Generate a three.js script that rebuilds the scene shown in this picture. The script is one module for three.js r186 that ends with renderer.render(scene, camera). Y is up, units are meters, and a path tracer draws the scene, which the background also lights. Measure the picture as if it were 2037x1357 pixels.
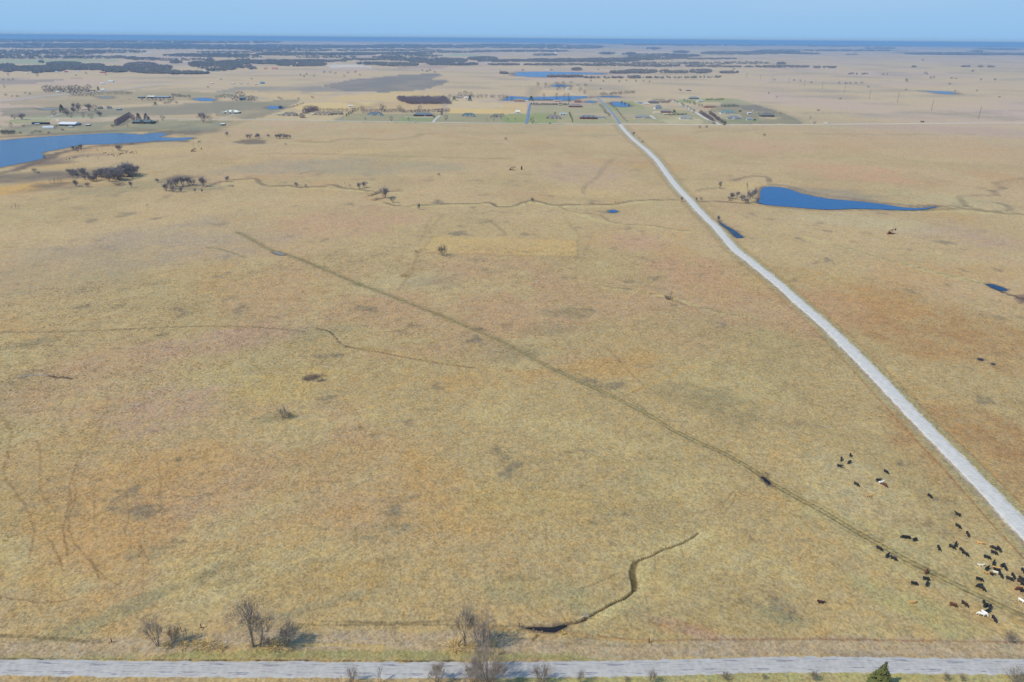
import * as THREE from 'three';
import { mergeGeometries } from 'three/addons/utils/BufferGeometryUtils.js';
import { MarchingCubes } from 'three/addons/objects/MarchingCubes.js';

// ------------------------------------------------------------------ camera, sky, sun, haze, exposure
const W = 2037, H = 1357, EYE = 200;
const scene = new THREE.Scene();
const renderer = new THREE.WebGLRenderer({ antialias: true });
renderer.toneMapping = THREE.LinearToneMapping;
renderer.toneMappingExposure = 1.02;
renderer.shadowMap.enabled = true;
const camera = new THREE.PerspectiveCamera(53.13, 1024 / 682, 1, 120000);
camera.position.set(0, EYE, 0);
camera.rotation.order = 'YXZ';
camera.rotation.set(THREE.MathUtils.degToRad(-23.93), 0, THREE.MathUtils.degToRad(0.46));
camera.updateMatrixWorld(true);
camera.updateProjectionMatrix();

const SUN = new THREE.Vector3(-0.70, 0.88, 0.26).normalize();
const sun = new THREE.DirectionalLight(new THREE.Color(1, 0.955, 0.87), 3.7);
sun.position.copy(SUN).multiplyScalar(2000).add(new THREE.Vector3(0, 0, -600));
sun.target.position.set(0, 0, -600);
sun.castShadow = true;
sun.shadow.radius = 1;
sun.shadow.mapSize.set(4096, 4096);
Object.assign(sun.shadow.camera, { left: -1200, right: 1200, top: 1200, bottom: -1200, near: 10, far: 5000 });
scene.add(sun, sun.target);

scene.fog = new THREE.FogExp2(new THREE.Color().setRGB(0.38, 0.67, 1.0), 5.0e-5);

// ------------------------------------------------------------------ numbers
let seed = 20250317;
function rnd() { seed = (seed + 0x6d2b79f5) | 0; let t = Math.imul(seed ^ (seed >>> 15), 1 | seed); t = (t + Math.imul(t ^ (t >>> 7), 61 | t)) ^ t; return ((t ^ (t >>> 14)) >>> 0) / 4294967296; }
const R = (a, b) => a + (b - a) * rnd();
const clamp = (x, a = 0, b = 1) => Math.min(b, Math.max(a, x));
const sm = (a, b, x) => { const t = clamp((x - a) / (b - a)); return t * t * (3 - 2 * t); };
const lerp = (a, b, t) => a + (b - a) * t;
const PERM = new Uint8Array(65536), GX = new Float32Array(256), GY = new Float32Array(256);
for (let i = 0; i < 65536; i++) PERM[i] = Math.floor(rnd() * 256);
for (let i = 0; i < 256; i++) { const a = (i / 256) * Math.PI * 2; GX[i] = Math.cos(a); GY[i] = Math.sin(a); }
function noise(x, y) {                       // gradient noise, about -1..1
  const ix = Math.floor(x), iy = Math.floor(y), fx = x - ix, fy = y - iy;
  const u = fx * fx * fx * (fx * (fx * 6 - 15) + 10), v = fy * fy * fy * (fy * (fy * 6 - 15) + 10);
  const a = PERM[(ix & 255) | ((iy & 255) << 8)], b = PERM[((ix + 1) & 255) | ((iy & 255) << 8)], c = PERM[(ix & 255) | (((iy + 1) & 255) << 8)], d = PERM[((ix + 1) & 255) | (((iy + 1) & 255) << 8)];
  const p = GX[a] * fx + GY[a] * fy, q = GX[b] * (fx - 1) + GY[b] * fy, r = GX[c] * fx + GY[c] * (fy - 1), s = GX[d] * (fx - 1) + GY[d] * (fy - 1);
  return 1.5 * (p + (q - p) * u + (r - p + (s - r - q + p) * u) * v);
}
function fbm(x, y, lam, cell, oct = 4) {     // octaves from wavelength lam down to what the mesh can carry
  let s = 0, a = 1, n = 0;
  for (let i = 0; i < oct; i++) { const w = lam / (1 << i); if (i && w < cell * 2) break; s += a * noise(x / w + i * 17.3, y / w - i * 9.1); n += a; a *= 0.55; }
  return s / (1 + (n - 1) * 0.55);
}

// ------------------------------------------------------------------ sky (equirectangular, computed)
{
  const w = 1024, h = 512, data = new Float32Array(w * h * 4);
  const stops = [[0, 0.285, 0.515, 0.80], [1.0, 0.305, 0.53, 0.805], [3.3, 0.352, 0.565, 0.825], [9, 0.36, 0.56, 0.83], [25, 0.22, 0.42, 0.75], [90, 0.09, 0.24, 0.60]];
  for (let j = 0; j < h; j++) {
    const el = ((j + 0.5) / h - 0.5) * 180, e = Math.max(0, el);
    let k = 0; while (k < stops.length - 2 && stops[k + 1][0] < e) k++;
    const t = clamp((e - stops[k][0]) / (stops[k + 1][0] - stops[k][0]));
    for (let i = 0; i < w; i++) {
      const az = (i / w) * Math.PI * 2, cx = Math.cos(az) * 6, cy = Math.sin(az) * 6;
      const cir = e > 0 ? 0.05 * sm(-0.2, 0.9, noise(cx + e * 0.25, cy + 40)) * sm(0.6, 3, e) * (1 - sm(20, 60, e)) : 0;
      const o = (j * w + i) * 4;
      for (let c = 0; c < 3; c++) data[o + c] = el < -1 ? [0.26, 0.33, 0.42][c] : lerp(lerp(stops[k][c + 1], stops[k + 1][c + 1], t), [0.75, 0.8, 0.86][c], cir);
      data[o + 3] = 1;
    }
  }
  const sky = new THREE.DataTexture(data, w, h, THREE.RGBAFormat, THREE.FloatType);
  sky.mapping = THREE.EquirectangularReflectionMapping;
  sky.magFilter = THREE.LinearFilter; sky.minFilter = THREE.LinearFilter; sky.wrapS = THREE.RepeatWrapping; sky.needsUpdate = true;
  scene.background = sky; scene.environment = sky;
}

// ------------------------------------------------------------------ colours: what a sunlit level surface shows -> base colour
const GAIN = [1.17, 1.25, 1.38];
const srgb = (v) => (v <= 0.04045 ? v / 12.92 : Math.pow((v + 0.055) / 1.055, 2.4));
function alb(hex, k = 1) {
  const n = parseInt(hex.slice(1), 16);
  return [(n >> 16) & 255, (n >> 8) & 255, n & 255].map((v, i) => Math.min(0.92, (srgb(v / 255) / GAIN[i]) * k));
}
const mat = (hex, rough = 0.9, extra = {}) => new THREE.MeshStandardMaterial({ color: new THREE.Color().setRGB(...alb(hex)), roughness: rough, ...extra });

// ------------------------------------------------------------------ scene bookkeeping
const used = new Map();
function numbered(name) { const n = used.get(name) ?? 0; used.set(name, n + 1); return n ? `${name}_${String(n).padStart(3, '0')}` : name; }
function tag(o, label, category, group, kind) { if (label) o.userData.label = label; if (category) o.userData.category = category; if (group) o.userData.group = group; if (kind) o.userData.kind = kind; return o; }
function mesh(name, geo, m, parent = scene) {
  const o = new THREE.Mesh(geo, m); o.name = parent === scene ? numbered(name) : name; o.castShadow = o.receiveShadow = true; parent.add(o); return o;
}
function thing(name, label, category, p, turn = 0, group) {
  const o = new THREE.Group(); o.name = numbered(name); o.position.copy(p); o.rotation.y = turn; scene.add(o); return tag(o, label, category, group);
}
function copyOf(src, name) { const c = src.clone(); c.name = numbered(name); c.userData = {}; scene.add(c); return c; }
const box = (w, h, d, x = 0, y = 0, z = 0) => new THREE.BoxGeometry(w, h, d).translate(x, y, z);
function tris(list, cols) { const g = new THREE.BufferGeometry(); g.setAttribute('position', new THREE.Float32BufferAttribute(list, 3)); if (cols) g.setAttribute('color', new THREE.Float32BufferAttribute(cols, 3)); g.computeVertexNormals(); return g; }

// ------------------------------------------------------------------ lie of the land
const REARTH = 6.371e6 * 4;
const drop = (x, z) => -(x * x + z * z) / (2 * REARTH);
const ponds = [];                            // filled below: { pts, level, box, ... }
const ridges = [];                           // far hills: [x, z, rx, rz, height]
function landRaw(x, z) {
  const d = Math.hypot(x, z);
  let u = 0;
  if (d < 9000) u = (1.9 * noise(x / 330 + 3.1, z / 330) + 0.7 * noise(x / 130, z / 130 + 8.2)) * sm(150, 420, d) * (1 - sm(4500, 9000, d));
  if (d > 5000) { u += (14 * noise(x / 5200 + 1.7, z / 3600 + 2.2) + 5 * noise(x / 1700, z / 1500 + 5)) * sm(5000, 15000, d); for (const r of ridges) { const q = ((x - r[0]) / r[2]) ** 2 + ((z - r[1]) / r[3]) ** 2; if (q < 9) u += r[4] * Math.exp(-q) * (0.85 + 0.15 * noise(x / 900, z / 900)); } }
  for (const p of ponds) { const q = Math.hypot((x - p.cx) / p.fx, (z - p.cz) / p.fz); if (q < 2) u *= sm(1, 2, q); }
  return drop(x, z) + u;
}
const _o = new THREE.Vector3(), _d = new THREE.Vector3();
function ray(px, py) { _o.setFromMatrixPosition(camera.matrixWorld); _d.set((px / W) * 2 - 1, 1 - (py / H) * 2, 0.5).unproject(camera).sub(_o).normalize(); return _d; }
function hit(px, py, land) {                 // the point of the ground seen at a place of the photograph
  const d = ray(px, py).clone();
  let t = Math.max(60, 0.6 * EYE / Math.max(0.004, -d.y)), last = t;
  if (d.y > -0.001) return new THREE.Vector3(d.x * 50000, land(d.x * 50000, d.z * 50000), d.z * 50000);
  for (let i = 0; i < 900; i++) { if (EYE + d.y * t < land(d.x * t, d.z * t)) break; last = t; t *= t > 4000 ? 1.012 : 1.03; if (t > 90000) break; }
  let a = last, b = t;
  for (let i = 0; i < 26; i++) { const m = (a + b) / 2; if (EYE + d.y * m < land(d.x * m, d.z * m)) b = m; else a = m; }
  return new THREE.Vector3(d.x * b, land(d.x * b, d.z * b), d.z * b);
}
const flat = (px, py) => hit(px, py, drop);
const F = (px, py) => hit(px, py, landRaw);
const AX = new THREE.Vector3(0, 0, -1).applyQuaternion(camera.quaternion);
const FOC = (H / 2) / Math.tan(THREE.MathUtils.degToRad(53.13 / 2));
const ppm = (p) => FOC / ((p.x) * AX.x + (p.y - EYE) * AX.y + p.z * AX.z);      // photograph pixels per metre at a point
const dip = (p) => Math.atan2(EYE - p.y, Math.hypot(p.x, p.z));
for (const [x, d, rx, rz, h] of [[110, 22000, 8000, 3000, 85], [430, 26000, 8000, 3500, 62], [760, 31000, 9000, 3500, 45], [1090, 26000, 6000, 3000, 40], [1560, 26000, 6000, 3000, 34], [1880, 29000, 8000, 3000, 30]]) { const v = ray(x, 90), l = Math.hypot(v.x, v.z); ridges.push([(v.x / l) * d, (v.z / l) * d, rx, rz, h]); }

// ------------------------------------------------------------------ lakes, ponds and pools (outlines as the photograph shows them)
function smooth(pts, closed, step) {
  const c = new THREE.CatmullRomCurve3(pts.map((p) => new THREE.Vector3(p[0], 0, p[1])), closed, 'centripetal'), n = Math.max(pts.length * 2, Math.round(c.getLength() / step));
  return c.getSpacedPoints(closed ? n : n).slice(0, closed ? n : n + 1).map((v) => [v.x, v.z]);
}
function pond(name, label, outline, o = {}) {
  const w = outline.map(([x, y]) => { const p = flat(x, y); return [p.x, p.z]; });
  let x0 = 1e9, x1 = -1e9, z0 = 1e9, z1 = -1e9;
  for (const [x, z] of w) { x0 = Math.min(x0, x); x1 = Math.max(x1, x); z0 = Math.min(z0, z); z1 = Math.max(z1, z); }
  const cx = (x0 + x1) / 2, cz = (z0 + z1) / 2, d = Math.hypot(cx, cz), far = d > 1500;
  const level = drop(cx, cz) + (far ? 0.25 : o.level ?? -0.35);
  const pts = o.sharp ? w : smooth(w, true, clamp((x1 - x0) / 60, 1, 15));
  ponds.push({ name, label, pts, level, cx, cz, far, x0, x1, z0, z1, fx: (x1 - x0) / 2 + 15, fz: (z1 - z0) / 2 + 15, d, ...o });
}
const ell = (cx, cy, rx, ry, n = 14) => Array.from({ length: n }, (_, i) => { const a = (i / n) * Math.PI * 2, k = 1 + 0.16 * Math.sin(a * 3 + cx) + 0.08 * Math.sin(a * 5 + cy); return [cx + Math.cos(a) * rx * k, cy + Math.sin(a) * ry]; });
pond('lake', 'large blue lake', [[-160, 290], [0, 279.5], [77, 273], [153, 268], [217, 265.4], [255, 266], [281, 267.8], [300, 265.5], [324, 265], [333, 268.5], [317, 272], [345, 274.5], [384, 274], [368, 279], [306, 280.8], [283, 283], [212, 287], [166, 288.4], [122, 296.6], [84, 304], [90, 312], [77, 318], [38, 326], [0, 333.6], [-160, 372]], { ripple: 1 });
pond('pond', 'deep blue pond', [[1523.5, 371.2], [1554, 372.2], [1574, 377], [1594, 384], [1646, 394.3], [1709, 400], [1761, 406.2], [1796, 412], [1830, 413.4], [1865, 409.6], [1862, 411], [1833, 416.5], [1796, 417.3], [1709, 414.6], [1640, 416], [1580, 411.6], [1512, 404.4], [1512, 394]], {});
pond('pond', 'roadside pool', [[1431, 440], [1441, 446], [1452, 452], [1463, 458], [1470, 464], [1479, 471.5], [1467, 472.4], [1459, 466.5], [1447, 454.7], [1437, 448]], { level: -0.6, deep: 1 });
pond('pond', 'dark blue pool', [[1962, 564], [1976, 564.8], [2004, 574.5], [1997, 578], [1983, 575.4], [1969, 569]], { level: -0.5, deep: 1 });
pond('puddle', 'track puddle', [[1514, 948], [1519, 948], [1526, 953], [1533, 959], [1531, 965], [1527, 962], [1521, 957]], { level: -0.22, dark: 1 });
pond('puddle', 'first stock pool', [[1944, 713], [1951, 712], [1958, 715], [1952, 717], [1947, 715]], { level: -0.3, dark: 1 });
pond('puddle', 'second stock pool', [[1971, 723], [1976, 722], [1981, 724], [1975, 725.5]], { level: -0.3, dark: 1 });
pond('puddle', 'far track puddle', [[543, 501.5], [550, 500.5], [560, 503], [567, 506.5], [558, 507], [548, 504.5]], { level: -0.2, murky: 1 });
pond('pond', 'small round pool', ell(1219.5, 419.4, 9, 2.8), { level: -0.4 });
pond('pond', 'muddy pale pond', ell(501, 282.3, 27, 4), { level: -0.35, murky: 1 });
pond('pond', 'marsh pool', [[1043.6, 1247.5], [1075, 1246], [1100, 1246], [1122, 1241.5], [1130, 1243], [1112, 1252], [1105, 1256], [1085, 1255]], { level: -0.45, dark: 1 });
pond('pond', 'pond behind the long brick houses', ell(547, 214, 17, 3.2), {});
pond('pond', 'pond by the farm grove', [[384, 197], [400, 194.6], [420, 196], [428, 198.6], [416, 201.5], [402, 200.6]], {});
pond('pond', 'pale pond on pasture', ell(97, 216.8, 18, 1.6), { murky: 1 });
pond('pond', 'pale pond below belt', ell(211, 193.8, 14, 1.4), { murky: 1 });
pond('pond', 'long pond', [[1002, 200.4], [1009, 195], [1015, 191.4], [1032, 192.3], [1051, 194], [1082, 192.6], [1118, 191.8], [1150, 191.3], [1168, 191.2], [1167, 194], [1147, 196.8], [1136, 200], [1118, 200.6], [1090, 199], [1062, 199], [1022, 199.4]], {});
pond('pond', 'little pond beside paved street', ell(1175, 202.4, 10, 2.2), {});
pond('pond', 'bright blue pond', [[1216, 203.6], [1224, 202.8], [1240, 204], [1249, 208], [1253, 212], [1232, 212.6], [1222, 210.5]], {});
pond('pond', 'thin pond', ell(1213, 192.3, 22, 1.3), {});
pond('pond', 'pond below farmhouse', ell(1113, 170.6, 16, 2.4), {});
pond('lake', 'far lake', [[1023, 147], [1042, 143.2], [1089, 142.5], [1166, 144.5], [1204, 145.7], [1191, 147.6], [1115, 148.3], [1092, 153.2], [1051, 152.6], [1029, 150.6]], {});
pond('pond', 'prairie pond', [[1838, 181.6], [1856, 181.2], [1878, 181.8], [1902, 186.4], [1886, 187], [1862, 184.6]], {});

// ------------------------------------------------------------------ marks of the ground: tracks, creeks, trails, fields, patches
const segs = [], grid = new Map(), CELL = 40;
function trace(pts) { const out = []; for (let i = 0; i < pts.length; i += 2) { const p = F(pts[i], pts[i + 1]); out.push([p.x, p.z]); } return out; }
function line(w, hex, a, carve, pts, o = {}) {  // width in metres, colour, strength, depth of the channel
  const t = o.world ? pts : trace(pts), c = hex ? alb(hex) : null;
  const q = o.straight || t.length < 3 ? t : smooth(t, false, Math.max(6, w * 2));
  for (let i = 0; i + 1 < q.length; i++) {
    const [x0, z0] = q[i], [x1, z1] = q[i + 1], reach = w * 2.2 + 6 + Math.hypot(x0, z0) * 0.004 + (o.wob ?? 0);
    const s = { x0, z0, x1, z1, w, c, a, carve, wob: o.wob ?? w * 0.7, id: segs.length, gap: o.gap ?? 0, soft: o.soft ?? 0.5 };
    segs.push(s);
    for (let gx = Math.floor((Math.min(x0, x1) - reach) / CELL); gx <= Math.floor((Math.max(x0, x1) + reach) / CELL); gx++)
      for (let gz = Math.floor((Math.min(z0, z1) - reach) / CELL); gz <= Math.floor((Math.max(z0, z1) + reach) / CELL); gz++) { const k = gx * 10007 + gz; let l = grid.get(k); if (!l) grid.set(k, (l = [])); l.push(s); }
  }
  return q;
}
const areas = [];
function blob(px, py, rx, ry, hex, a, o = {}) {  // an uneven patch
  const c = F(px, py), l = F(px - rx, py), n = F(px, py + ry), f = F(px, py - ry);
  const d = Math.hypot(c.x, c.z); if (d > 60000) return;
  const wx = Math.min(0.3 * d, Math.abs(c.x - l.x)), wz = Math.min((d * d * ry) / (EYE * FOC) * 1.05, d * 0.12, Math.abs(Math.hypot(n.x, n.z) - Math.hypot(f.x, f.z)) / 2);
  areas.push({ cx: c.x, cz: c.z, ux: c.z / d, uz: -c.x / d, wx, wz, r: Math.max(wx, wz) * 1.7, c: alb(hex), a, edge: o.edge ?? 0.6, soft: o.soft ?? 0.5, lam: o.lam ?? Math.max(wx, wz) * 0.8, spot: o.spot ?? 0 });
}
function field(hex, a, pts, o = {}) {            // a field with straight sides
  const w = trace(pts); let x0 = 1e9, x1 = -1e9, z0 = 1e9, z1 = -1e9;
  for (const [x, z] of w) { x0 = Math.min(x0, x); x1 = Math.max(x1, x); z0 = Math.min(z0, z); z1 = Math.max(z1, z); }
  areas.push({ poly: w, x0, x1, z0, z1, c: alb(hex), a, edge: o.edge ?? 3, spot: o.spot ?? 0, lam: o.lam ?? 60 });
}
function inside(poly, x, z) { let r = false; for (let i = 0, j = poly.length - 1; i < poly.length; j = i++) { const [a, b] = poly[i], [c, d] = poly[j]; if ((b > z) !== (d > z) && x < ((c - a) * (z - b)) / (d - b) + a) r = !r; } return r; }
function edgeDist(poly, x, z) { let m = 1e9; for (let i = 0, j = poly.length - 1; i < poly.length; j = i++) { const [a, b] = poly[j], [c, d] = poly[i], ex = c - a, ez = d - b, t = clamp(((x - a) * ex + (z - b) * ez) / (ex * ex + ez * ez + 1e-9)); m = Math.min(m, Math.hypot(x - a - ex * t, z - b - ez * t)); } return m; }

// broad tones of the grass
blob(1800, 640, 260, 120, '#ab8450', 0.85, { spot: 0.5, lam: 55 });
blob(1760, 600, 120, 30, '#b98f55', 0.6, { spot: 0.5, lam: 20 });
blob(1930, 880, 160, 130, '#a58050', 0.85, { spot: 0.45, lam: 45 });
blob(1640, 620, 90, 60, '#b9956a', 0.6, { spot: 0.6 });
blob(1700, 345, 130, 20, '#c39a70', 0.8, { spot: 0.5 });
blob(1880, 290, 200, 24, '#c2a174', 0.7, { spot: 0.6 });
blob(1500, 290, 120, 14, '#c29c76', 0.7, { spot: 0.5 });
blob(1950, 262, 250, 10, '#b9a08a', 0.7);
blob(1370, 540, 120, 40, '#b8936c', 0.8, { spot: 0.5 });
blob(1500, 610, 130, 50, '#b7946e', 0.7, { spot: 0.6 });
blob(1270, 480, 70, 18, '#b9957a', 0.6, { spot: 0.6 });
blob(700, 440, 160, 30, '#bb9872', 0.8, { spot: 0.5 });
blob(330, 480, 240, 45, '#a9967a', 0.75, { spot: 0.6 });
blob(560, 570, 160, 26, '#b99a6c', 0.7, { spot: 0.6 });
blob(130, 540, 200, 60, '#a8956e', 0.7, { spot: 0.6 });
blob(450, 675, 170, 30, '#b4917a', 0.55, { spot: 0.5 });
blob(180, 760, 200, 70, '#b3936e', 0.5, { spot: 0.6 });
blob(330, 810, 120, 50, '#b09078', 0.6, { spot: 0.6 });
blob(100, 900, 120, 40, '#b39158', 0.4, { spot: 0.6 });
blob(60, 1000, 110, 60, '#a98d55', 0.5, { spot: 0.6 });
blob(820, 700, 130, 20, '#b8976c', 0.6, { spot: 0.5 });
blob(1340, 1245, 90, 26, '#b48a62', 0.7, { spot: 0.4 });
blob(1480, 1290, 300, 16, '#a78b73', 0.6, { spot: 0.4 });
blob(700, 1150, 200, 60, '#ae9058', 0.45, { spot: 0.7 });
blob(560, 770, 120, 40, '#bda263', 0.6, { spot: 0.6 });
blob(1020, 1000, 220, 60, '#b1985e', 0.5, { spot: 0.7 });
blob(640, 920, 200, 60, '#b08f5e', 0.5, { spot: 0.6 });
blob(200, 1230, 260, 22, '#8f8862', 0.6, { spot: 0.5 });
blob(600, 1215, 260, 14, '#8b8365', 0.5, { spot: 0.5 });
blob(1050, 1180, 120, 60, '#9d9468', 0.6, { spot: 0.5 });
blob(1250, 1215, 120, 50, '#9c9266', 0.5, { spot: 0.5 });
blob(1560, 1230, 60, 25, '#8d8762', 0.6, { spot: 0.5 });
blob(1880, 1240, 180, 34, '#a6a069', 0.6, { spot: 0.4 });
blob(1800, 1090, 220, 60, '#b0a571', 0.6, { spot: 0.4 });
blob(1690, 960, 130, 70, '#b8aa7c', 0.6, { spot: 0.4 });
blob(1400, 790, 120, 30, '#8d7f58', 0.65, { spot: 0.55 });
blob(1470, 830, 80, 26, '#8d7d57', 0.6, { spot: 0.55 });
blob(1130, 622, 50, 14, '#8c7f5c', 0.7, { spot: 0.6 });
blob(1020, 700, 60, 26, '#908260', 0.6, { spot: 0.6 });
blob(1090, 655, 60, 16, '#958762', 0.5, { spot: 0.6 });
blob(800, 560, 130, 26, '#b9aa7c', 0.5, { spot: 0.5 });
blob(860, 560, 60, 16, '#8f8568', 0.45, { spot: 0.6 });
blob(640, 660, 90, 16, '#9b9068', 0.5, { spot: 0.6 });
blob(60, 683, 60, 8, '#877b5c', 0.6, { spot: 0.6 });
blob(300, 1100, 60, 20, '#897d5c', 0.55, { spot: 0.65 });
blob(430, 1140, 80, 24, '#897c58', 0.55, { spot: 0.65 });
blob(480, 1150, 60, 16, '#857957', 0.5, { spot: 0.65 });
blob(750, 1060, 90, 24, '#958a62', 0.45, { spot: 0.65 });
blob(1040, 1150, 30, 14, '#827753', 0.5, { spot: 0.6 });
blob(410, 985, 18, 6, '#796d50', 0.7, { spot: 0.6 });
blob(650, 792, 22, 6, '#746a53', 0.75, { spot: 0.5 });
blob(40, 375, 120, 9, '#c99f52', 0.95, { spot: 0.3 });
blob(60, 352, 150, 12, '#6e6152', 0.85, { spot: 0.3 });
blob(90, 322, 60, 10, '#76644f', 0.85, { spot: 0.3 });
blob(110, 372, 80, 8, '#766d57', 0.6, { spot: 0.4 });
blob(120, 330, 60, 4, '#c7a765', 0.6, { spot: 0.4 });
blob(370, 262, 80, 7, '#746a5b', 0.9, { spot: 0.25 });
blob(200, 262, 220, 3.5, '#8d7a55', 0.8, { spot: 0.3 });
blob(190, 308, 70, 4, '#86705c', 0.75, { spot: 0.3 });
blob(100, 368, 40, 5, '#6b6150', 0.7, { spot: 0.3 });
blob(260, 372, 140, 10, '#9b8d66', 0.6, { spot: 0.4 });
blob(360, 355, 40, 6, '#70594b', 0.8, { spot: 0.3 });
blob(390, 372, 60, 10, '#7c7258', 0.6, { spot: 0.4 });
blob(600, 330, 160, 16, '#a19479', 0.7, { spot: 0.5 });
blob(800, 335, 170, 14, '#a39676', 0.65, { spot: 0.5 });
blob(730, 300, 100, 6, '#c7ad76', 0.6, { spot: 0.4 });
blob(560, 245, 60, 6, '#c2a481', 0.6);
blob(600, 305, 130, 8, '#c4a878', 0.5, { spot: 0.4 });
blob(1170, 345, 110, 22, '#b79a80', 0.55, { spot: 0.5 });
blob(1160, 385, 90, 9, '#c6ab74', 0.7, { spot: 0.4 });
blob(1480, 372, 60, 12, '#c8ae72', 0.7, { spot: 0.4 });
blob(1640, 385, 110, 12, '#978a70', 0.75, { spot: 0.25 });
blob(1530, 385, 16, 20, '#a8987a', 0.6);
blob(1700, 440, 180, 14, '#bfb086', 0.6, { spot: 0.4 });
blob(1920, 470, 120, 22, '#b3997c', 0.6, { spot: 0.5 });
blob(714, 566, 11, 3.6, '#5d7a35', 0.95, { spot: 0.2 });
blob(742, 589, 5, 1.8, '#6c7d42', 0.7);
blob(620, 751, 27, 8, '#59473a', 0.95, { spot: 0.15, edge: 0.5 });
blob(638, 757, 12, 3.5, '#55423a', 0.95, { spot: 0.1 });
blob(545, 832, 42, 14, '#857a52', 0.6, { spot: 0.5 });
blob(575, 826, 12, 4, '#67653c', 0.8, { spot: 0.2 });
blob(805, 548, 14, 3.6, '#8e743f', 0.9, { spot: 0.2 });
blob(1290, 824, 10, 4, '#6d6055', 0.8, { spot: 0.3 });
blob(950, 655, 16, 4, '#6f6252', 0.7, { spot: 0.4 });
blob(1520, 945, 14, 9, '#4f463a', 0.85, { spot: 0.35 });
blob(2034, 594, 14, 9, '#6d5448', 0.9, { spot: 0.2 });
blob(2030, 1221, 16, 5, '#6f6359', 0.9, { spot: 0.1 });
blob(1900, 400, 120, 12, '#bfb083', 0.5, { spot: 0.4 });
blob(500, 285, 44, 6, '#b9a586', 0.6);
blob(330, 300, 160, 9, '#c8ab72', 0.6, { spot: 0.3 });
blob(100, 1290, 260, 18, '#a29568', 0.5, { spot: 0.5 });
line(4.5, '#a39f66', 0.7, 0, [1000, 1356, 1300, 1351, 1600, 1346, 1800, 1347, 2100, 1351], { gap: 0.2 });
blob(1080, 1352, 160, 7, '#a3a562', 0.7, { spot: 0.35 });
line(3.6, '#98925c', 0.75, 0, [-60, 1302, 300, 1304, 620, 1303, 900, 1304, 1150, 1304, 1250, 1302], { gap: 0.2 }); line(3.2, '#a08c70', 0.7, 0, [1250, 1296, 1500, 1296, 1800, 1300, 2100, 1304], { gap: 0.15 });
blob(1080, 1300, 120, 8, '#8f9466', 0.5, { spot: 0.4 });

// fields, lawns and the burnt pasture beyond the section road
field('#c8a868', 0.55, [862, 469, 1148, 478, 1150, 511, 838, 502], { spot: 0.35, edge: 1.5 });
field('#7f796f', 0.92, [640, 171, 700, 158, 790, 149.5, 872, 146, 880, 150, 860, 157, 897, 160.5, 872, 171, 838, 180, 770, 184, 690, 182], { spot: 0.25, edge: 14, lam: 160 });
field('#8f887a', 0.8, [470, 172, 640, 171, 690, 182, 560, 186, 430, 184], { spot: 0.4, edge: 20, lam: 200 });
field('#cdb27e', 0.8, [470, 181, 670, 183, 640, 197, 560, 199, 470, 188], { spot: 0.2, edge: 8 });
field('#d6ba7c', 0.95, [596, 205, 690, 203, 760, 203.5, 720, 219, 600, 220, 580, 214], { spot: 0.15, edge: 3 });
field('#d1b578', 0.9, [672, 191, 800, 181, 900, 187, 780, 202, 640, 200], { spot: 0.2, edge: 5 });
field('#c7aa76', 0.9, [757, 203, 800, 201, 880, 207, 880, 222, 730, 218], { spot: 0.2, edge: 4 });
field('#d8ba74', 0.95, [892, 217, 1022, 217, 1022, 226.5, 892, 225.5], { spot: 0.15, edge: 2 });
field('#d3b57a', 0.9, [1000, 205.5, 1048, 205.5, 1046, 227, 1000, 227], { spot: 0.25, edge: 2 });
field('#d0b486', 0.9, [1062, 176, 1120, 182, 1150, 191, 1060, 191], { spot: 0.2, edge: 4 });
field('#d0b98a', 0.85, [890, 197, 1000, 205, 1000, 217, 890, 216], { spot: 0.25, edge: 6 });
field('#8f8f68', 0.75, [640, 242, 700, 226, 1000, 227, 1022, 246, 860, 243.5], { spot: 0.35, edge: 6, lam: 120 });
field('#c9b584', 0.7, [520, 238, 552, 220, 690, 226, 660, 241], { spot: 0.35, edge: 5 });
field('#89955a', 0.8, [784, 244, 800, 233, 872, 234, 862, 243.5], { spot: 0.3, edge: 4 });
field('#87964f', 0.85, [1000, 246, 1002, 228, 1100, 224, 1110, 243, 1090, 247], { spot: 0.35, edge: 4, lam: 70 });
field('#9d9a6c', 0.75, [1055, 228, 1055, 208, 1200, 206, 1215, 226], { spot: 0.35, edge: 5 });
field('#98996a', 0.75, [1100, 247, 1110, 228, 1212, 228, 1230, 246], { spot: 0.4, edge: 5 });
field('#8f9a5c', 0.8, [1190, 205, 1255, 200, 1290, 216, 1240, 222, 1214, 219], { spot: 0.35, edge: 6 });
field('#9b9a6e', 0.75, [1236, 246, 1214, 219, 1290, 214, 1375, 220, 1430, 247], { spot: 0.4, edge: 6, lam: 90 });
field('#c5b78c', 0.7, [1310, 238, 1350, 232, 1400, 238, 1395, 246, 1330, 246], { spot: 0.4, edge: 6 });
field('#8d9a5a', 0.75, [1340, 199, 1452, 195, 1470, 199, 1440, 203, 1355, 206], { spot: 0.35, edge: 5 });
field('#868062', 0.85, [1440, 204, 1502, 208, 1570, 229, 1600, 246.5, 1436, 247.5, 1384, 224, 1420, 216], { spot: 0.4, edge: 5, lam: 90 });
field('#7d7668', 0.8, [1470, 210, 1506, 209, 1545, 221, 1478, 220], { spot: 0.25, edge: 4 });
field('#9c9a70', 0.7, [1436, 203, 1466, 196, 1500, 208, 1470, 210, 1430, 210], { spot: 0.3, edge: 5 });
field('#8a9160', 0.7, [1440, 236, 1500, 234, 1520, 242, 1450, 246], { spot: 0.4, edge: 5 });
field('#cbb585', 0.85, [1508, 233, 1552, 232, 1556, 236, 1512, 237], { spot: 0.2, edge: 3 });
field('#b9ab85', 0.7, [1390, 222, 1470, 226, 1478, 234, 1410, 236], { spot: 0.3, edge: 4 });
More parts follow.
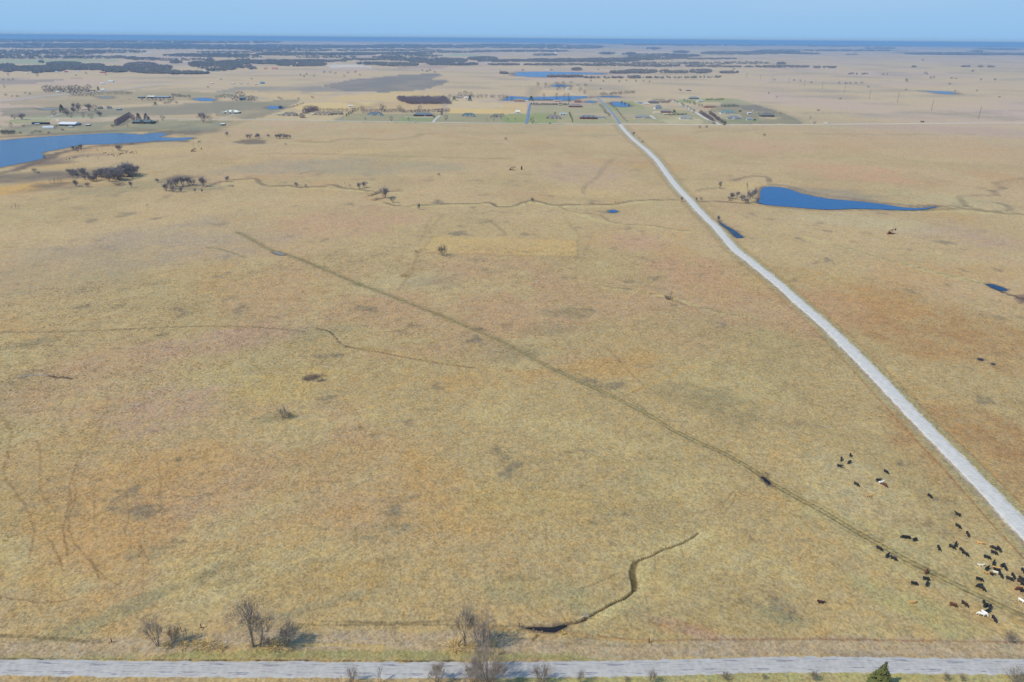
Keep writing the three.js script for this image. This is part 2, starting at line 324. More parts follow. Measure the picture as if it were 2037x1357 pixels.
field('#8f9a66', 0.75, [0, 245, 60, 230, 150, 222, 260, 222, 260, 232, 100, 236, 90, 246], { spot: 0.4, edge: 8 });
field('#87886a', 0.8, [0, 250, 90, 248, 260, 240, 470, 240, 430, 258, 330, 262, 0, 268], { spot: 0.45, edge: 10 });
field('#959672', 0.7, [260, 186, 470, 184, 470, 192, 300, 193], { spot: 0.4, edge: 10 });
field('#9aa57c', 0.8, [0, 118, 235, 118, 240, 124, 120, 126, 0, 130], { spot: 0.2, edge: 20, lam: 300 });
field('#8c8070', 0.7, [0, 160, 90, 158, 180, 154, 60, 166, 0, 170], { spot: 0.3, edge: 25, lam: 300 });
field('#a5946f', 0.8, [0, 205, 150, 190, 330, 176, 470, 190, 300, 206, 100, 214], { spot: 0.4, edge: 15, lam: 200 });
field('#8f866d', 0.9, [0, 214, 260, 214, 480, 198, 560, 208, 420, 228, 0, 232], { spot: 0.5, edge: 12, lam: 200 });
field('#908769', 0.85, [420, 205, 600, 198, 560, 222, 500, 238, 430, 230], { spot: 0.4, edge: 8 });
field('#7fae8a', 0.7, [870, 108, 960, 109, 930, 111, 870, 111], { spot: 0.2, edge: 40, lam: 400 });
field('#d9d3c6', 0.9, [648, 131, 690, 129, 740, 131, 736, 135, 660, 135], { spot: 0.3, edge: 20, lam: 200 });
field('#a98f84', 0.7, [790, 133, 870, 130, 900, 134, 850, 137, 790, 136], { spot: 0.3, edge: 20, lam: 200 });
blob(890, 176, 8, 2, '#b5a68a', 0.4);

// creeks, ditches and draws, each in its band of paler grass
const PALEB = [[9, 0.6, [1600, 472, 1650, 485, 1700, 497, 1740, 510, 1800, 525, 1855, 540, 1894, 549, 1930, 558, 1990, 570]], [9, 0.55, [418, 372, 503, 358, 533, 372, 628, 375, 720, 380, 790, 384]], [10, 0.55, [765, 407, 857, 410, 975, 407, 1020, 413, 1060, 402, 1102, 411, 1214, 409, 1299, 401, 1345, 401]], [7, 0.5, [560, 284, 650, 286, 776, 281, 842, 270, 880, 268]], [8, 0.5, [1112, 414, 1160, 428, 1212, 444, 1281, 450, 1370, 462]], [10, 0.5, [1790, 421, 1870, 420, 1950, 423, 2037, 430]], [6, 0.45, [1205, 574, 1323, 590, 1411, 617, 1470, 630]], [6, 0.45, [1400, 1062, 1340, 1092, 1275, 1118, 1268, 1172, 1216, 1207, 1160, 1238]]];
for (const [w, a, pts] of PALEB) line(w, '#c3b27a', a, 0, pts, { gap: 0.3, wob: 5 });
const MUD = '#5a4b36', BANK = '#6f5c3e';
line(1.9, '#4c3d2a', 0.95, 0.9, [418, 368, 447, 360, 503, 355, 518, 365, 533, 370, 577, 369.6, 590, 371.5, 628, 372, 663, 368, 679, 373, 717, 377.5, 746, 381, 790, 380]);
line(2.8, '#4c3a2a', 0.95, 1.4, [735, 389, 745, 386, 756, 382]);
line(2.6, '#4c3a2a', 0.95, 1.4, [746, 397, 752, 395, 764, 393]);
line(1.8, '#a0703c', 0.9, 0.5, [768, 378, 785, 377, 800, 381]);
line(1.6, '#a87a45', 0.9, 0.3, [738, 398, 752, 399]);
line(1.9, '#4a3b28', 0.95, 1.0, [765, 403, 786, 408.7, 806, 410, 857, 407, 934, 405.6, 975, 403.6, 990, 411, 1020, 410.7, 1025.5, 408.7, 1041, 402.3, 1058.7, 398.5, 1076.6, 402, 1102, 408, 1133, 406.7, 1190, 406.5, 1214.5, 406.7, 1230, 405, 1255, 399.8, 1299, 397.7, 1345, 397.7]);
line(2.2, '#56452f', 0.95, 1.0, [1385, 400, 1420, 401, 1459, 402.3, 1500, 405]);
line(1.4, BANK, 0.7, 0.6, [1112, 411, 1133, 420, 1160, 424, 1190, 427, 1201.7, 433, 1212, 440.6, 1255, 447, 1281, 447, 1324, 453.4, 1345, 457, 1370, 459]);
line(1.6, BANK, 0.75, 0.7, [587, 280.5, 650, 283, 674, 278, 700, 276, 776, 278, 827, 272, 842, 266, 865, 265.7]);
line(2, '#7c6c58', 0.6, 0, [690, 274, 750, 275]);
line(1.5, BANK, 0.7, 0.4, [0 + 620, 291, 560, 289], { gap: 0.3 });
line(0.8, '#4a3c24', 0.95, 0.7, [1390, 1060, 1363.5, 1077, 1336, 1088, 1314, 1095.4, 1292, 1107.7, 1272.7, 1112.6, 1264, 1120]);
line(2.3, '#5b4c24', 0.9, 0.7, [1264, 1118, 1259, 1135, 1259, 1150, 1262, 1172], { gap: 0.25 });
line(0.9, '#443616', 0.95, 0.8, [1262, 1172, 1254, 1182, 1243, 1190, 1216, 1202, 1179, 1222, 1160, 1233]);
line(1.3, '#4a3a26', 0.9, 0.7, [1165, 1231, 1154, 1234.7, 1127, 1241, 1105, 1249, 1075, 1249, 1046, 1248], { gap: 0.15 });
line(1.0, '#4a3b20', 0.9, 0.5, [1070, 1263, 1056, 1280, 1036, 1291, 1010, 1296, 994, 1300], { gap: 0.2 });
line(0.5, '#6d6040', 0.6, 0.1, [1223, 1142, 1200, 1154, 1180, 1163, 1150, 1172]);
line(1.2, '#4d4331', 0.9, 0.5, [633, 655, 649, 657, 662, 664, 671, 675], { gap: 0.35 });
line(1.4, '#5b5038', 0.8, 0.4, [671, 678, 689, 688, 700, 691], { gap: 0.4 });
line(1.0, '#7d5f38', 0.85, 0.6, [689, 690, 726, 695, 759, 701, 804, 710, 848, 718, 900, 725.7, 945, 732]);
line(3.5, '#b59a62', 0.7, 0, [720, 692, 770, 697, 830, 710, 900, 724], { gap: 0.2 });
line(1.4, '#33291b', 0.95, 0.9, [98, 746, 110, 750, 125, 750.5, 141.5, 753]);
line(2, '#8a8577', 0.6, 0.2, [40, 748, 70, 746, 98, 746]);
line(0.8, '#54462f', 0.85, 0.5, [1205, 570, 1220, 572, 1239, 573, 1290, 583, 1323, 587, 1329, 594]);
line(1.0, '#3a2f22', 0.95, 0.7, [1325, 588, 1329, 595, 1335, 594]);
line(0.8, '#6a5636', 0.85, 0.5, [1329, 595, 1345, 599, 1367, 608, 1411, 614, 1422, 618, 1441, 622.7, 1470, 627]);
line(2.5, '#c3a15d', 0.7, 0, [1260, 577, 1300, 583, 1320, 586], { gap: 0.3 });
line(1.2, BANK, 0.75, 0.6, [1650, 485, 1700, 497, 1740, 510, 1800, 525, 1855, 540, 1894, 549, 1930, 558.6, 1962, 566], { gap: 0.15 });
line(2.2, '#4d3c30', 0.95, 0.8, [1985, 576, 2000, 583, 2020, 589, 2040, 596]);
line(2.0, '#443a2c', 0.95, 1.0, [1830, 414, 1865, 409.5, 1880, 410, 1922, 411, 1934, 413, 1957, 419, 1985, 421, 2012, 417.3], { straight: 1, wob: 1.5 });
line(3, '#7b6c45', 0.8, 0.4, [1790, 417, 1825, 418.8, 1870, 416.5, 1922, 415, 1950, 419, 1985, 424, 2037, 426, 2060, 427]);
line(2.0, '#443a2c', 0.95, 0.8, [1922, 410, 1914, 400, 1905, 391.4, 1940, 388.5, 1983, 388.5, 1980, 384, 1974, 380, 1950, 375], { straight: 1, wob: 1.5 });
line(2.0, '#443a2c', 0.95, 0.8, [1974, 380, 1998, 375, 1994, 374, 1980, 364, 1992, 361, 2037, 355, 2060, 353], { straight: 1, wob: 1.5 });
line(1.3, '#4c4030', 0.95, 0.6, [2000, 366, 2037, 363], { straight: 1, wob: 1.5 });
line(2.0, '#443a2c', 0.95, 0.7, [2012, 417, 2003, 408.7, 1989, 404.4, 1975, 402], { straight: 1, wob: 1.5 });
line(1.8, '#4f4132', 0.95, 1.0, [1453, 359.7, 1465, 358, 1476, 354, 1493, 351, 1525, 352.5, 1530, 357, 1529, 363]);
line(1.4, '#4f4132', 0.9, 0.8, [1454, 354, 1462, 357]);
line(1.5, '#54503f', 0.9, 0.7, [1388, 380, 1393, 377.5, 1410, 375.5, 1439, 373]);
line(1.2, BANK, 0.6, 0.4, [1380, 245 + 20, 1400, 261, 1440, 257]);
line(2.0, '#7e7052', 0.6, 0.3, [1600, 266, 1650, 266.5, 1700, 267, 1780, 268, 1840, 267, 1870, 268.5]);
line(1.5, '#8b7d5c', 0.6, 0.2, [1095, 269, 1130, 271, 1180, 270, 1238, 268]);
line(1.2, '#7d7155', 0.6, 0.2, [1000, 266.5, 1050, 263, 1080, 262.5]);
line(1.6, '#85764f', 0.85, 0, [510, 307, 600, 305.5, 700, 307.5, 800, 311, 900, 313, 1020, 316]);
line(0.9, '#8d7f5e', 0.6, 0, [756, 312.5, 783, 313]);
line(1.2, '#5b4a30', 0.9, 0.6, [589, 347, 600, 344.5, 615, 341.5, 629, 340]);
line(1.2, '#5d4f3d', 0.8, 0.4, [1004, 365, 1028, 360]);
line(1.4, '#7a6d4c', 0.7, 0.3, [1160, 386, 1163, 370, 1185, 355, 1200, 335, 1222, 315], { gap: 0.25 });
line(0.8, '#7a6a48', 0.8, 0.2, [966, 436, 985, 447, 1000, 460, 1008, 468]);
line(0.8, '#8b7a54', 0.6, 0.1, [930, 436, 970, 440, 1000, 446]);
// a faint grass road across the prairie
line(1.7, '#8a7450', 0.75, 0, [0, 660, 60, 661, 150, 659, 240, 656, 330, 651, 420, 649, 510, 651, 610, 660]);
line(0.9, '#7c7253', 0.5, 0, [60, 684, 150, 690, 250, 694, 330, 690], { gap: 0.3 });
line(3, '#7a7458', 0.5, 0.2, [410, 492, 440, 496, 470, 506, 487, 512], { gap: 0.3 });
line(3, '#756e63', 0.6, 0.2, [420, 553, 440, 548, 465, 540], { gap: 0.4 });
line(1.4, '#c0974c', 0.8, 0, [1256, 780, 1290, 766, 1330, 750, 1360, 733, 1390, 728], { gap: 0.15 });
line(0.6, '#6e5a2d', 0.8, 0.2, [1260, 779, 1280, 771]);

line(16, '#6f5d4a', 0.85, 0, [-40, 352, 20, 340, 60, 329, 92, 318, 110, 306, 140, 300, 180, 293, 240, 288, 310, 283, 370, 281], { gap: 0.2 });
line(14, '#7b6a52', 0.8, 0, [-40, 276, 60, 270, 150, 264, 240, 261, 330, 261, 390, 268], { gap: 0.25 });
line(9, '#8b7a61', 0.8, 0, [1530, 367, 1570, 371, 1600, 380, 1650, 390, 1710, 397, 1770, 404, 1810, 410, 1850, 408], { gap: 0.15 });
line(4, '#8b7c5c', 0.7, 0, [1514, 409, 1580, 415, 1640, 419, 1720, 418, 1800, 420], { gap: 0.25 });
for (let i = 0; i < 90; i++) { const x = R(180, 1320), y = 850 + 340 * rnd(), k = 0.5 + 0.5 * noise(x / 160, y / 70); if (k < 0.42) continue; blob(x, y, R(6, 24), R(2.5, 7), rnd() < 0.6 ? '#80734f' : '#887a58', R(0.45, 0.8), { spot: 0.8, soft: 0.7, edge: 1.0, lam: 6 }); }
for (let i = 0; i < 60; i++) { const x = R(0, 2037), y = R(430, 860); blob(x, y, R(6, 30), R(1.5, 5), '#8d7f5c', R(0.3, 0.6), { spot: 0.75, soft: 0.7, edge: 0.9, lam: 9 }); }
// cattle trails worn by hooves
const TRAIL = '#8a6c42', tr = (pts, w = 0.34, a = 0.8) => line(w, TRAIL, a, 0.06, pts, { wob: 1.2, gap: 0.18 });
tr([96, 765, 97, 790, 101, 815, 107, 832, 112, 842]); tr([161, 768, 152, 795, 143, 820, 140, 832, 145, 842]);
tr([123, 770, 122, 800, 122, 835, 128, 860, 132, 882]); tr([210, 775, 214, 795, 211, 820, 203, 840, 196, 862, 187, 880], 0.5);
tr([8, 832, 14, 845, 24, 860, 19, 875, 19, 900, 10, 920, 8, 945, 22, 965, 35, 985, 50, 1005, 62, 1030, 67, 1050, 66, 1075, 58, 1110], 0.55, 0.9);
tr([74, 880, 82, 905, 78, 945, 85, 985, 100, 1004, 112, 1020], 0.5); tr([165, 898, 155, 918, 145, 950, 139, 970, 139, 1000, 130, 1030, 126, 1055, 130, 1080, 135, 1105], 0.6, 0.95);
tr([150, 962, 148, 1000, 137, 1030, 140, 1060, 150, 1082, 170, 1105, 190, 1130, 198, 1150], 0.5); tr([120, 968, 110, 985, 106, 998], 0.4);
tr([92, 1065, 108, 1090, 118, 1112, 125, 1136], 0.5, 0.9); tr([300, 735, 305, 750, 295, 770, 288, 790, 285, 840]); tr([186, 978, 188, 1010, 186, 1040], 0.35);
tr([253, 985, 254, 1010, 257, 1030, 250, 1055, 253, 1066]); tr([310, 900, 317, 930, 319, 975, 318, 1020], 0.3); tr([280, 1080, 290, 1105, 296, 1122], 0.35); tr([170, 1100, 200, 1140, 240, 1165], 0.3);
tr([0, 1188, 40, 1193, 80, 1199, 110, 1197, 135, 1194], 0.45, 0.8); tr([628, 696, 620, 735, 617, 750], 0.35); tr([605, 772, 598, 800, 590, 808], 0.35); tr([622, 772, 612, 790]); tr([635, 810, 636, 815]);
tr([676, 785, 690, 800, 702, 817], 0.3); tr([702, 820, 715, 845, 726, 860], 0.3); tr([520, 880, 510, 905, 500, 930], 0.3); tr([580, 860, 572, 890], 0.3); tr([690, 868, 697, 890, 700, 905], 0.35);
tr([1118, 668, 1140, 700, 1160, 722], 0.3); tr([1175, 672, 1195, 705, 1215, 735, 1218, 752], 0.3); tr([1208, 690, 1232, 720, 1265, 752, 1280, 765], 0.4); tr([995, 585, 970, 605, 935, 632], 0.35); tr([1010, 583, 1015, 600], 0.3);
tr([1385, 940 + 80, 1415, 1012, 1430, 1003, 1448, 990, 1458, 980], 0.4); tr([1467, 979, 1484, 986, 1500, 980], 0.4); tr([1440, 1026, 1452, 1008, 1466, 985], 0.35); tr([1710, 870, 1735, 905, 1760, 935], 0.3, 0.6); tr([1663, 905, 1690, 945, 1730, 985, 1760, 1025], 0.3, 0.6);
tr([883, 426, 870, 440.5, 856, 455, 854, 465], 0.7); tr([839, 494, 833, 502, 825, 521, 820, 540, 805, 560, 790, 580], 0.8, 0.9); tr([860, 430, 850, 445, 846, 462, 838, 478, 832, 490], 0.6); tr([1120, 428, 1135, 447, 1150, 465, 1160, 478], 0.5, 0.7); tr([1146, 528, 1145, 545, 1150, 570, 1157, 580], 0.5); tr([1180, 460, 1165, 500, 1155, 520], 0.5); tr([1210, 445, 1200, 465], 0.4);
line(0.9, '#8c7442', 0.8, 0.1, [861, 470, 838, 502], { straight: 1 }); line(0.9, '#7f7350', 0.8, 0.1, [1148, 478, 1150, 512], { straight: 1 }); line(1.2, '#a1884c', 0.6, 0, [840, 503, 1150, 512], { straight: 1 });
tr([1700, 440, 1735, 446, 1762, 454], 0.5);
for (let i = 0; i < 46; i++) { const x = R(20, 1500), y = R(760, 1190), a = R(-0.5, 0.5); tr([x, y, x + 8 * a + R(-4, 4), y + 14, x + 22 * a + R(-4, 4), y + 30, x + 30 * a, y + R(38, 60)], 0.28, 0.45); }

const GRAVEL = [2300, 1320, 2150, 1168, 2037, 1055, 2000, 1015, 1960, 972, 1907, 917, 1850, 860, 1800, 808, 1744, 749, 1700, 704.6, 1650, 655, 1590, 602, 1545, 562, 1497, 523, 1461, 494.5, 1441, 472.4, 1425, 452, 1408, 437, 1388, 416, 1375, 401, 1355, 380.6, 1329, 349, 1306, 318, 1288, 300, 1255, 272, 1233.6, 247.4];
{
  const c = smooth(trace(GRAVEL), false, 14);
  const off = (k) => c.map(([x, z], i) => { const [a, b] = c[Math.max(0, i - 1)], [d, e] = c[Math.min(c.length - 1, i + 1)], l = Math.hypot(d - a, e - b) || 1; return [x + (-(e - b) / l) * k, z + ((d - a) / l) * k]; });
  const E = off(10)[20][0] > c[20][0] ? 1 : -1, W1 = { world: 1 };
  line(5, '#9f9568', 0.7, 0, off(E * 6.6), { ...W1, gap: 0.12, wob: 1 }); line(4.5, '#a08f74', 0.8, 0, off(-E * 6), { ...W1, gap: 0.12, wob: 1 });
  line(3.2, '#a39868', 0.6, 0, off(-E * 9), { ...W1, gap: 0.2 });
  line(0.55, '#8d5d34', 0.85, 0.06, off(-E * 12), { ...W1, wob: 0.4, gap: 0.1 }); line(0.6, '#83704a', 0.8, 0.05, off(E * 10.5), { ...W1, wob: 0.4, gap: 0.12 }); line(1.6, '#b58f55', 0.5, 0, off(E * 11.8), { ...W1, gap: 0.2 });
  line(1.4, '#d2cdbd', 0.7, 0, off(-E * 4.6), { ...W1, gap: 0.5, wob: 2 }); line(1.4, '#d2cdbd', 0.6, 0, off(E * 4.6), { ...W1, gap: 0.5, wob: 2 });
}
// the two-rut pasture track and the lines along the fences
const TRACK = [470, 461, 490, 470, 510, 482, 547, 500, 567, 505, 620, 525, 668, 545, 713, 565, 760, 582, 800, 598, 870, 625, 935, 652, 1010, 685, 1083, 725, 1150, 757, 1215, 787, 1290, 825, 1340, 856, 1400, 885, 1450, 907, 1500, 936, 1530, 958, 1560, 976, 1620, 1008, 1680, 1044, 1740, 1078, 1800, 1112, 1860, 1142, 1920, 1172, 1980, 1200, 2037, 1226, 2120, 1262];
{
  const c = smooth(trace(TRACK), false, 8);
  const off = (k) => c.map(([x, z], i) => { const [a, b] = c[Math.max(0, i - 1)], [d, e] = c[Math.min(c.length - 1, i + 1)], l = Math.hypot(d - a, e - b) || 1; return [x + (-(e - b) / l) * k, z + ((d - a) / l) * k]; });
  line(6, '#ac9a68', 0.35, 0, c, { world: 1, gap: 0.2 });
  line(1.1, '#96894f', 0.4, 0, c, { world: 1, gap: 0.25 });
  line(0.5, '#4d4126', 0.97, 0.14, off(1.15), { world: 1, wob: 0.4, gap: 0.1 });
  line(0.45, '#544729', 0.95, 0.12, off(-1.15), { world: 1, wob: 0.4, gap: 0.12 });
  for (const [x, y, rx, ry] of [[950, 657, 16, 4], [1290, 825, 13, 4.5], [640, 532, 18, 2.5], [1110, 738, 22, 6], [1410, 890, 16, 5], [1590, 992, 16, 6], [1720, 1066, 30, 10], [1850, 1138, 36, 12], [870, 626, 14, 3.5]]) blob(x, y, rx, ry, '#6f6145', 0.6, { spot: 0.6, soft: 0.7, edge: 0.9, lam: 5 });
  line(0.4, '#7b6b42', 0.5, 0.05, off(3.2), { world: 1, wob: 0.7, gap: 0.35 });
  line(0.4, '#7b6b42', 0.55, 0.05, off(-3.6), { world: 1, wob: 0.8, gap: 0.3 });
}
line(0.6, '#7e7146', 0.6, 0.05, [1150, 745, 1215, 770, 1265, 800, 1290, 823]); line(0.6, '#7d7b4c', 0.5, 0, [985, 593, 1050, 615, 1110, 637, 1150, 655]);
line(6.5, '#b09b7a', 0.8, 0, [-60, 1290, 200, 1288, 330, 1283, 480, 1270, 800, 1272, 1000, 1274, 1160, 1286, 1300, 1290, 1600, 1285, 2100, 1288], { gap: 0.15 });
line(1.3, '#6d5e40', 0.6, 0.06, [-60, 1264, 40, 1266, 130, 1272, 200, 1277], { gap: 0.2 }); line(0.9, '#74643f', 0.6, 0.06, [590, 1243, 700, 1243, 820, 1242, 900, 1244, 1030, 1246], { gap: 0.15 }); line(1.0, '#6d5f42', 0.6, 0.08, [640, 1236, 760, 1238, 880, 1236], { gap: 0.3 }); line(0.8, '#8a5f3c', 0.7, 0, [1190, 1268, 1290, 1274, 1400, 1273, 1600, 1272, 1800, 1274, 2100, 1280], { gap: 0.2 }); line(0.9, '#b28f52', 0.7, 0, [900, 1248, 1060, 1254, 1130, 1262, 1240, 1274, 1320, 1278], { gap: 0.2 });
line(0.8, '#94845e', 0.6, 0, [1010, 1265, 1150, 1282, 1400, 1284], { gap: 0.3 }); line(0.9, '#c0a45e', 0.7, 0, [600, 1284, 690, 1283, 760, 1286], { gap: 0.3 }); line(0.7, '#4a3a20', 0.85, 0.1, [-60, 1309, 60, 1311, 160, 1312, 330, 1314, 520, 1314, 780, 1316, 920, 1315], { gap: 0.45 }); line(0.9, '#c8ae68', 0.7, 0, [180, 1314, 340, 1317, 500, 1317, 640, 1318, 800, 1318], { gap: 0.35 });
line(2.5, '#7f7657', 0.7, 0, [0, 204, 102, 192.6, 179, 186.5, 255, 178.6, 332, 169.5]); line(1.6, '#6d664e', 0.7, 0, [425, 260, 450, 252, 485, 239]); line(2, '#a8936a', 0.7, 0, [1171, 169, 1177, 182, 1186, 193]);
line(2.2, '#877b5c', 0.7, 0.3, [60, 257, 110, 255, 160, 252, 60, 254], { gap: 0.2 }); line(2, '#54493c', 0.9, 0, [25, 255, 60, 250, 66, 246]); line(1.6, '#7b6f4d', 0.8, 0, [250, 252, 300, 257, 350, 254, 380, 246, 430, 243], { gap: 0.2 });
line(3, '#8c8470', 0.5, 0, [600, 183, 640, 190, 670, 187, 700, 185], { gap: 0.2 }); line(1.5, '#7b725e', 0.7, 0, [731, 216, 750, 206, 760, 203]); line(1.5, '#6d6451', 0.7, 0, [692, 203, 715, 209, 735, 216]); line(1.6, '#8b7e64', 0.7, 0, [1000, 213, 1046, 214]); line(2, '#6b6052', 0.8, 0, [1060, 191, 1062, 182, 1069, 172]); line(2.2, '#756a58', 0.7, 0, [1000, 172.5, 1040, 172, 1069, 172.5]); line(1.5, '#7e7a60', 0.7, 0, [1430, 206, 1500, 208, 1560, 226, 1604, 245]);
for (let i = 0; i < 60; i++) { const x = R(1430, 2037), y = R(112, 240), l = R(30, 110); line(R(3, 7), '#8d8273', 0.5, 0, [x, y, x + l / 2, y + R(-1, 1), x + l, y + R(-1.5, 1.5)], { gap: 0.3 }); }
for (let i = 0; i < 50; i++) { const x = R(0, 1400), y = R(140, 235), l = R(20, 90); line(R(2, 6), '#85796a', 0.4, 0, [x, y, x + l / 2, y + R(-1, 1), x + l, y + R(-2, 2)], { gap: 0.35 }); }
for (let i = 0; i < 90; i++) { const x = R(0, 2037), y = 250 + 260 * Math.pow(rnd(), 1.4), l = R(10, 60); line(R(0.8, 2), '#7f7356', 0.45, 0, [x, y, x + l / 2, y + R(-2, 2), x + l, y + R(-4, 4)], { gap: 0.4 }); }

// far woods as bands: centre, half-size in the photograph, how dense
const WOODS = [];
const woods = (d, list) => { for (let i = 0; i < list.length; i += 4) WOODS.push([list[i], list[i + 1], list[i + 2], list[i + 3], d]); };
woods(1, [80, 90.5, 100, 5, 200, 91, 100, 5, 320, 92, 100, 5.5, 430, 93, 90, 5, 520, 93.5, 80, 5.5, 620, 92, 60, 3.4, 700, 93, 60, 3.2, 800, 92, 70, 4.5, 900, 92, 60, 3.6, 990, 91, 60, 4.2, 1080, 92, 60, 4.5, 1150, 93, 50, 3.6, 60, 80, 120, 4, 260, 81, 160, 3, 440, 83, 120, 2.6]);
woods(0.55, [40, 104, 60, 6, 140, 103, 70, 6, 230, 102, 60, 3.5, 70, 113, 90, 3.5, 180, 113.5, 90, 3, 620, 99, 40, 3, 730, 99.5, 60, 2.4, 820, 100, 60, 2.4, 540, 100, 40, 4, 450, 103, 60, 2, 900, 102.5, 60, 2.2, 980, 101, 40, 2.2]);
woods(1, [420, 109.5, 95, 3.5, 285, 116, 36, 2, 580, 107, 70, 3.4, 690, 107, 60, 3, 730, 106, 40, 2.2, 560, 123, 70, 4.6, 600, 128, 50, 3.6, 640, 121, 50, 2.6, 720, 118, 40, 2, 740, 126, 30, 2.6, 770, 113, 30, 2, 800, 117, 50, 3.4, 790, 128, 42, 3.6, 870, 120, 60, 5, 900, 127, 50, 3, 960, 116, 30, 4, 985, 121, 36, 2.2, 995, 128, 24, 1.6, 800, 106, 60, 2.4, 850, 111, 20, 1.5]);
woods(1, [16, 135, 16, 8, 51, 137, 26, 5, 89, 137, 40, 6, 128, 128, 35, 5, 153, 133, 30, 6, 185, 133, 25, 6, 230, 138, 28, 6, 82, 123, 5, 2, 75, 144, 10, 2, 282, 134, 35, 10, 327, 134, 15, 4, 365, 145, 50, 2.6, 403, 127, 28, 5, 454, 126, 30, 6, 454, 134, 16, 5, 486, 122, 20, 5, 350, 123, 12, 3, 418, 119, 8, 4, 503, 136, 7, 2, 310, 142, 40, 4, 430, 139, 20, 2]);
woods(1, [1060, 101, 70, 2, 1085, 108.5, 24, 1.8, 1040, 120, 50, 2.4, 1120, 119.5, 80, 3.6, 1210, 119, 60, 4.2, 1015, 128.2, 18, 1.4, 1100, 128.3, 58, 1.6, 1210, 129, 60, 2.2, 1207, 105.5, 16, 2.2, 1252, 106.5, 14, 2.6, 1147, 137.5, 10, 2.5, 1235, 144, 22, 2.2, 1125, 152.4, 35, 1.4, 1003, 145, 8, 2]);
woods(1, [1300, 88, 60, 2, 1420, 89, 90, 2, 1300, 96, 14, 2, 1355, 103, 16, 2.4, 1460, 105.5, 66, 3, 1310, 112, 60, 6, 1270, 117, 40, 3, 1355, 110, 36, 3, 1410, 116.5, 55, 1.4, 1300, 130.2, 52, 2.2, 1384, 131, 20, 1.8, 1421, 131.5, 14, 2, 1470, 132.5, 38, 1.1, 1275, 142, 32, 3.6, 1322, 142.4, 10, 2.6, 1350, 143.4, 18, 2.2, 1394, 142, 22, 3.6, 1450, 143.8, 18, 1.8, 1261, 154, 12, 2]);
woods(1, [1545, 103, 46, 4.5, 1600, 106, 30, 1.6, 1680, 100, 90, 1.4, 1560, 88, 70, 1.8, 1680, 90.5, 80, 1.8, 1750, 95.5, 30, 1.6, 1617, 107, 10, 1, 1694, 108, 11, .7, 1554, 126, 9, 2.3, 1555, 132.3, 55, 1.8, 1625, 133.5, 7, 1.6, 1650, 133.7, 13, 1.6, 1900, 106.4, 100, 2.6, 1990, 107, 60, 2.2, 1943, 101.5, 12, 1.6, 1990, 97, 30, 1, 1880, 90.5, 110, 1.4, 1990, 91.5, 60, 1.4, 1818, 132.3, 5, .9, 1922, 132, 10, 1, 1950, 132, 6, 1.1, 1969, 132.5, 10, .7]);
woods(0.3, [1210, 154.5, 50, 1.0, 1330, 154.5, 55, .8, 1408, 153.5, 32, .7, 1705, 147, 20, .8, 1240, 125, 60, 2.2, 1320, 125, 70, 2, 1400, 126, 60, 2.4, 1480, 125, 50, 2.5, 650, 113, 60, 2.4, 820, 110, 60, 2.5, 340, 118, 80, 2.5, 480, 113, 40, 2, 440, 131, 60, 6]);
for (const [x, y, rx, ry, d] of WOODS) if (y < 128) blob(x, y, rx * 0.95, Math.max(0.8, ry), '#5f5d58', (y < 112 ? 0.92 : 0.5) * d, { spot: 0.12, soft: 0.25, edge: 0.8 });
for (let i = 0; i < 70; i++) { const x = R(0, 2037), y = 84 + 28 * rnd(); blob(x, y, R(14, 60), R(0.4, 1.3), rnd() < 0.7 ? '#cdbda0' : '#b7ae88', 0.85, { spot: 0.1, soft: 0.3 }); }

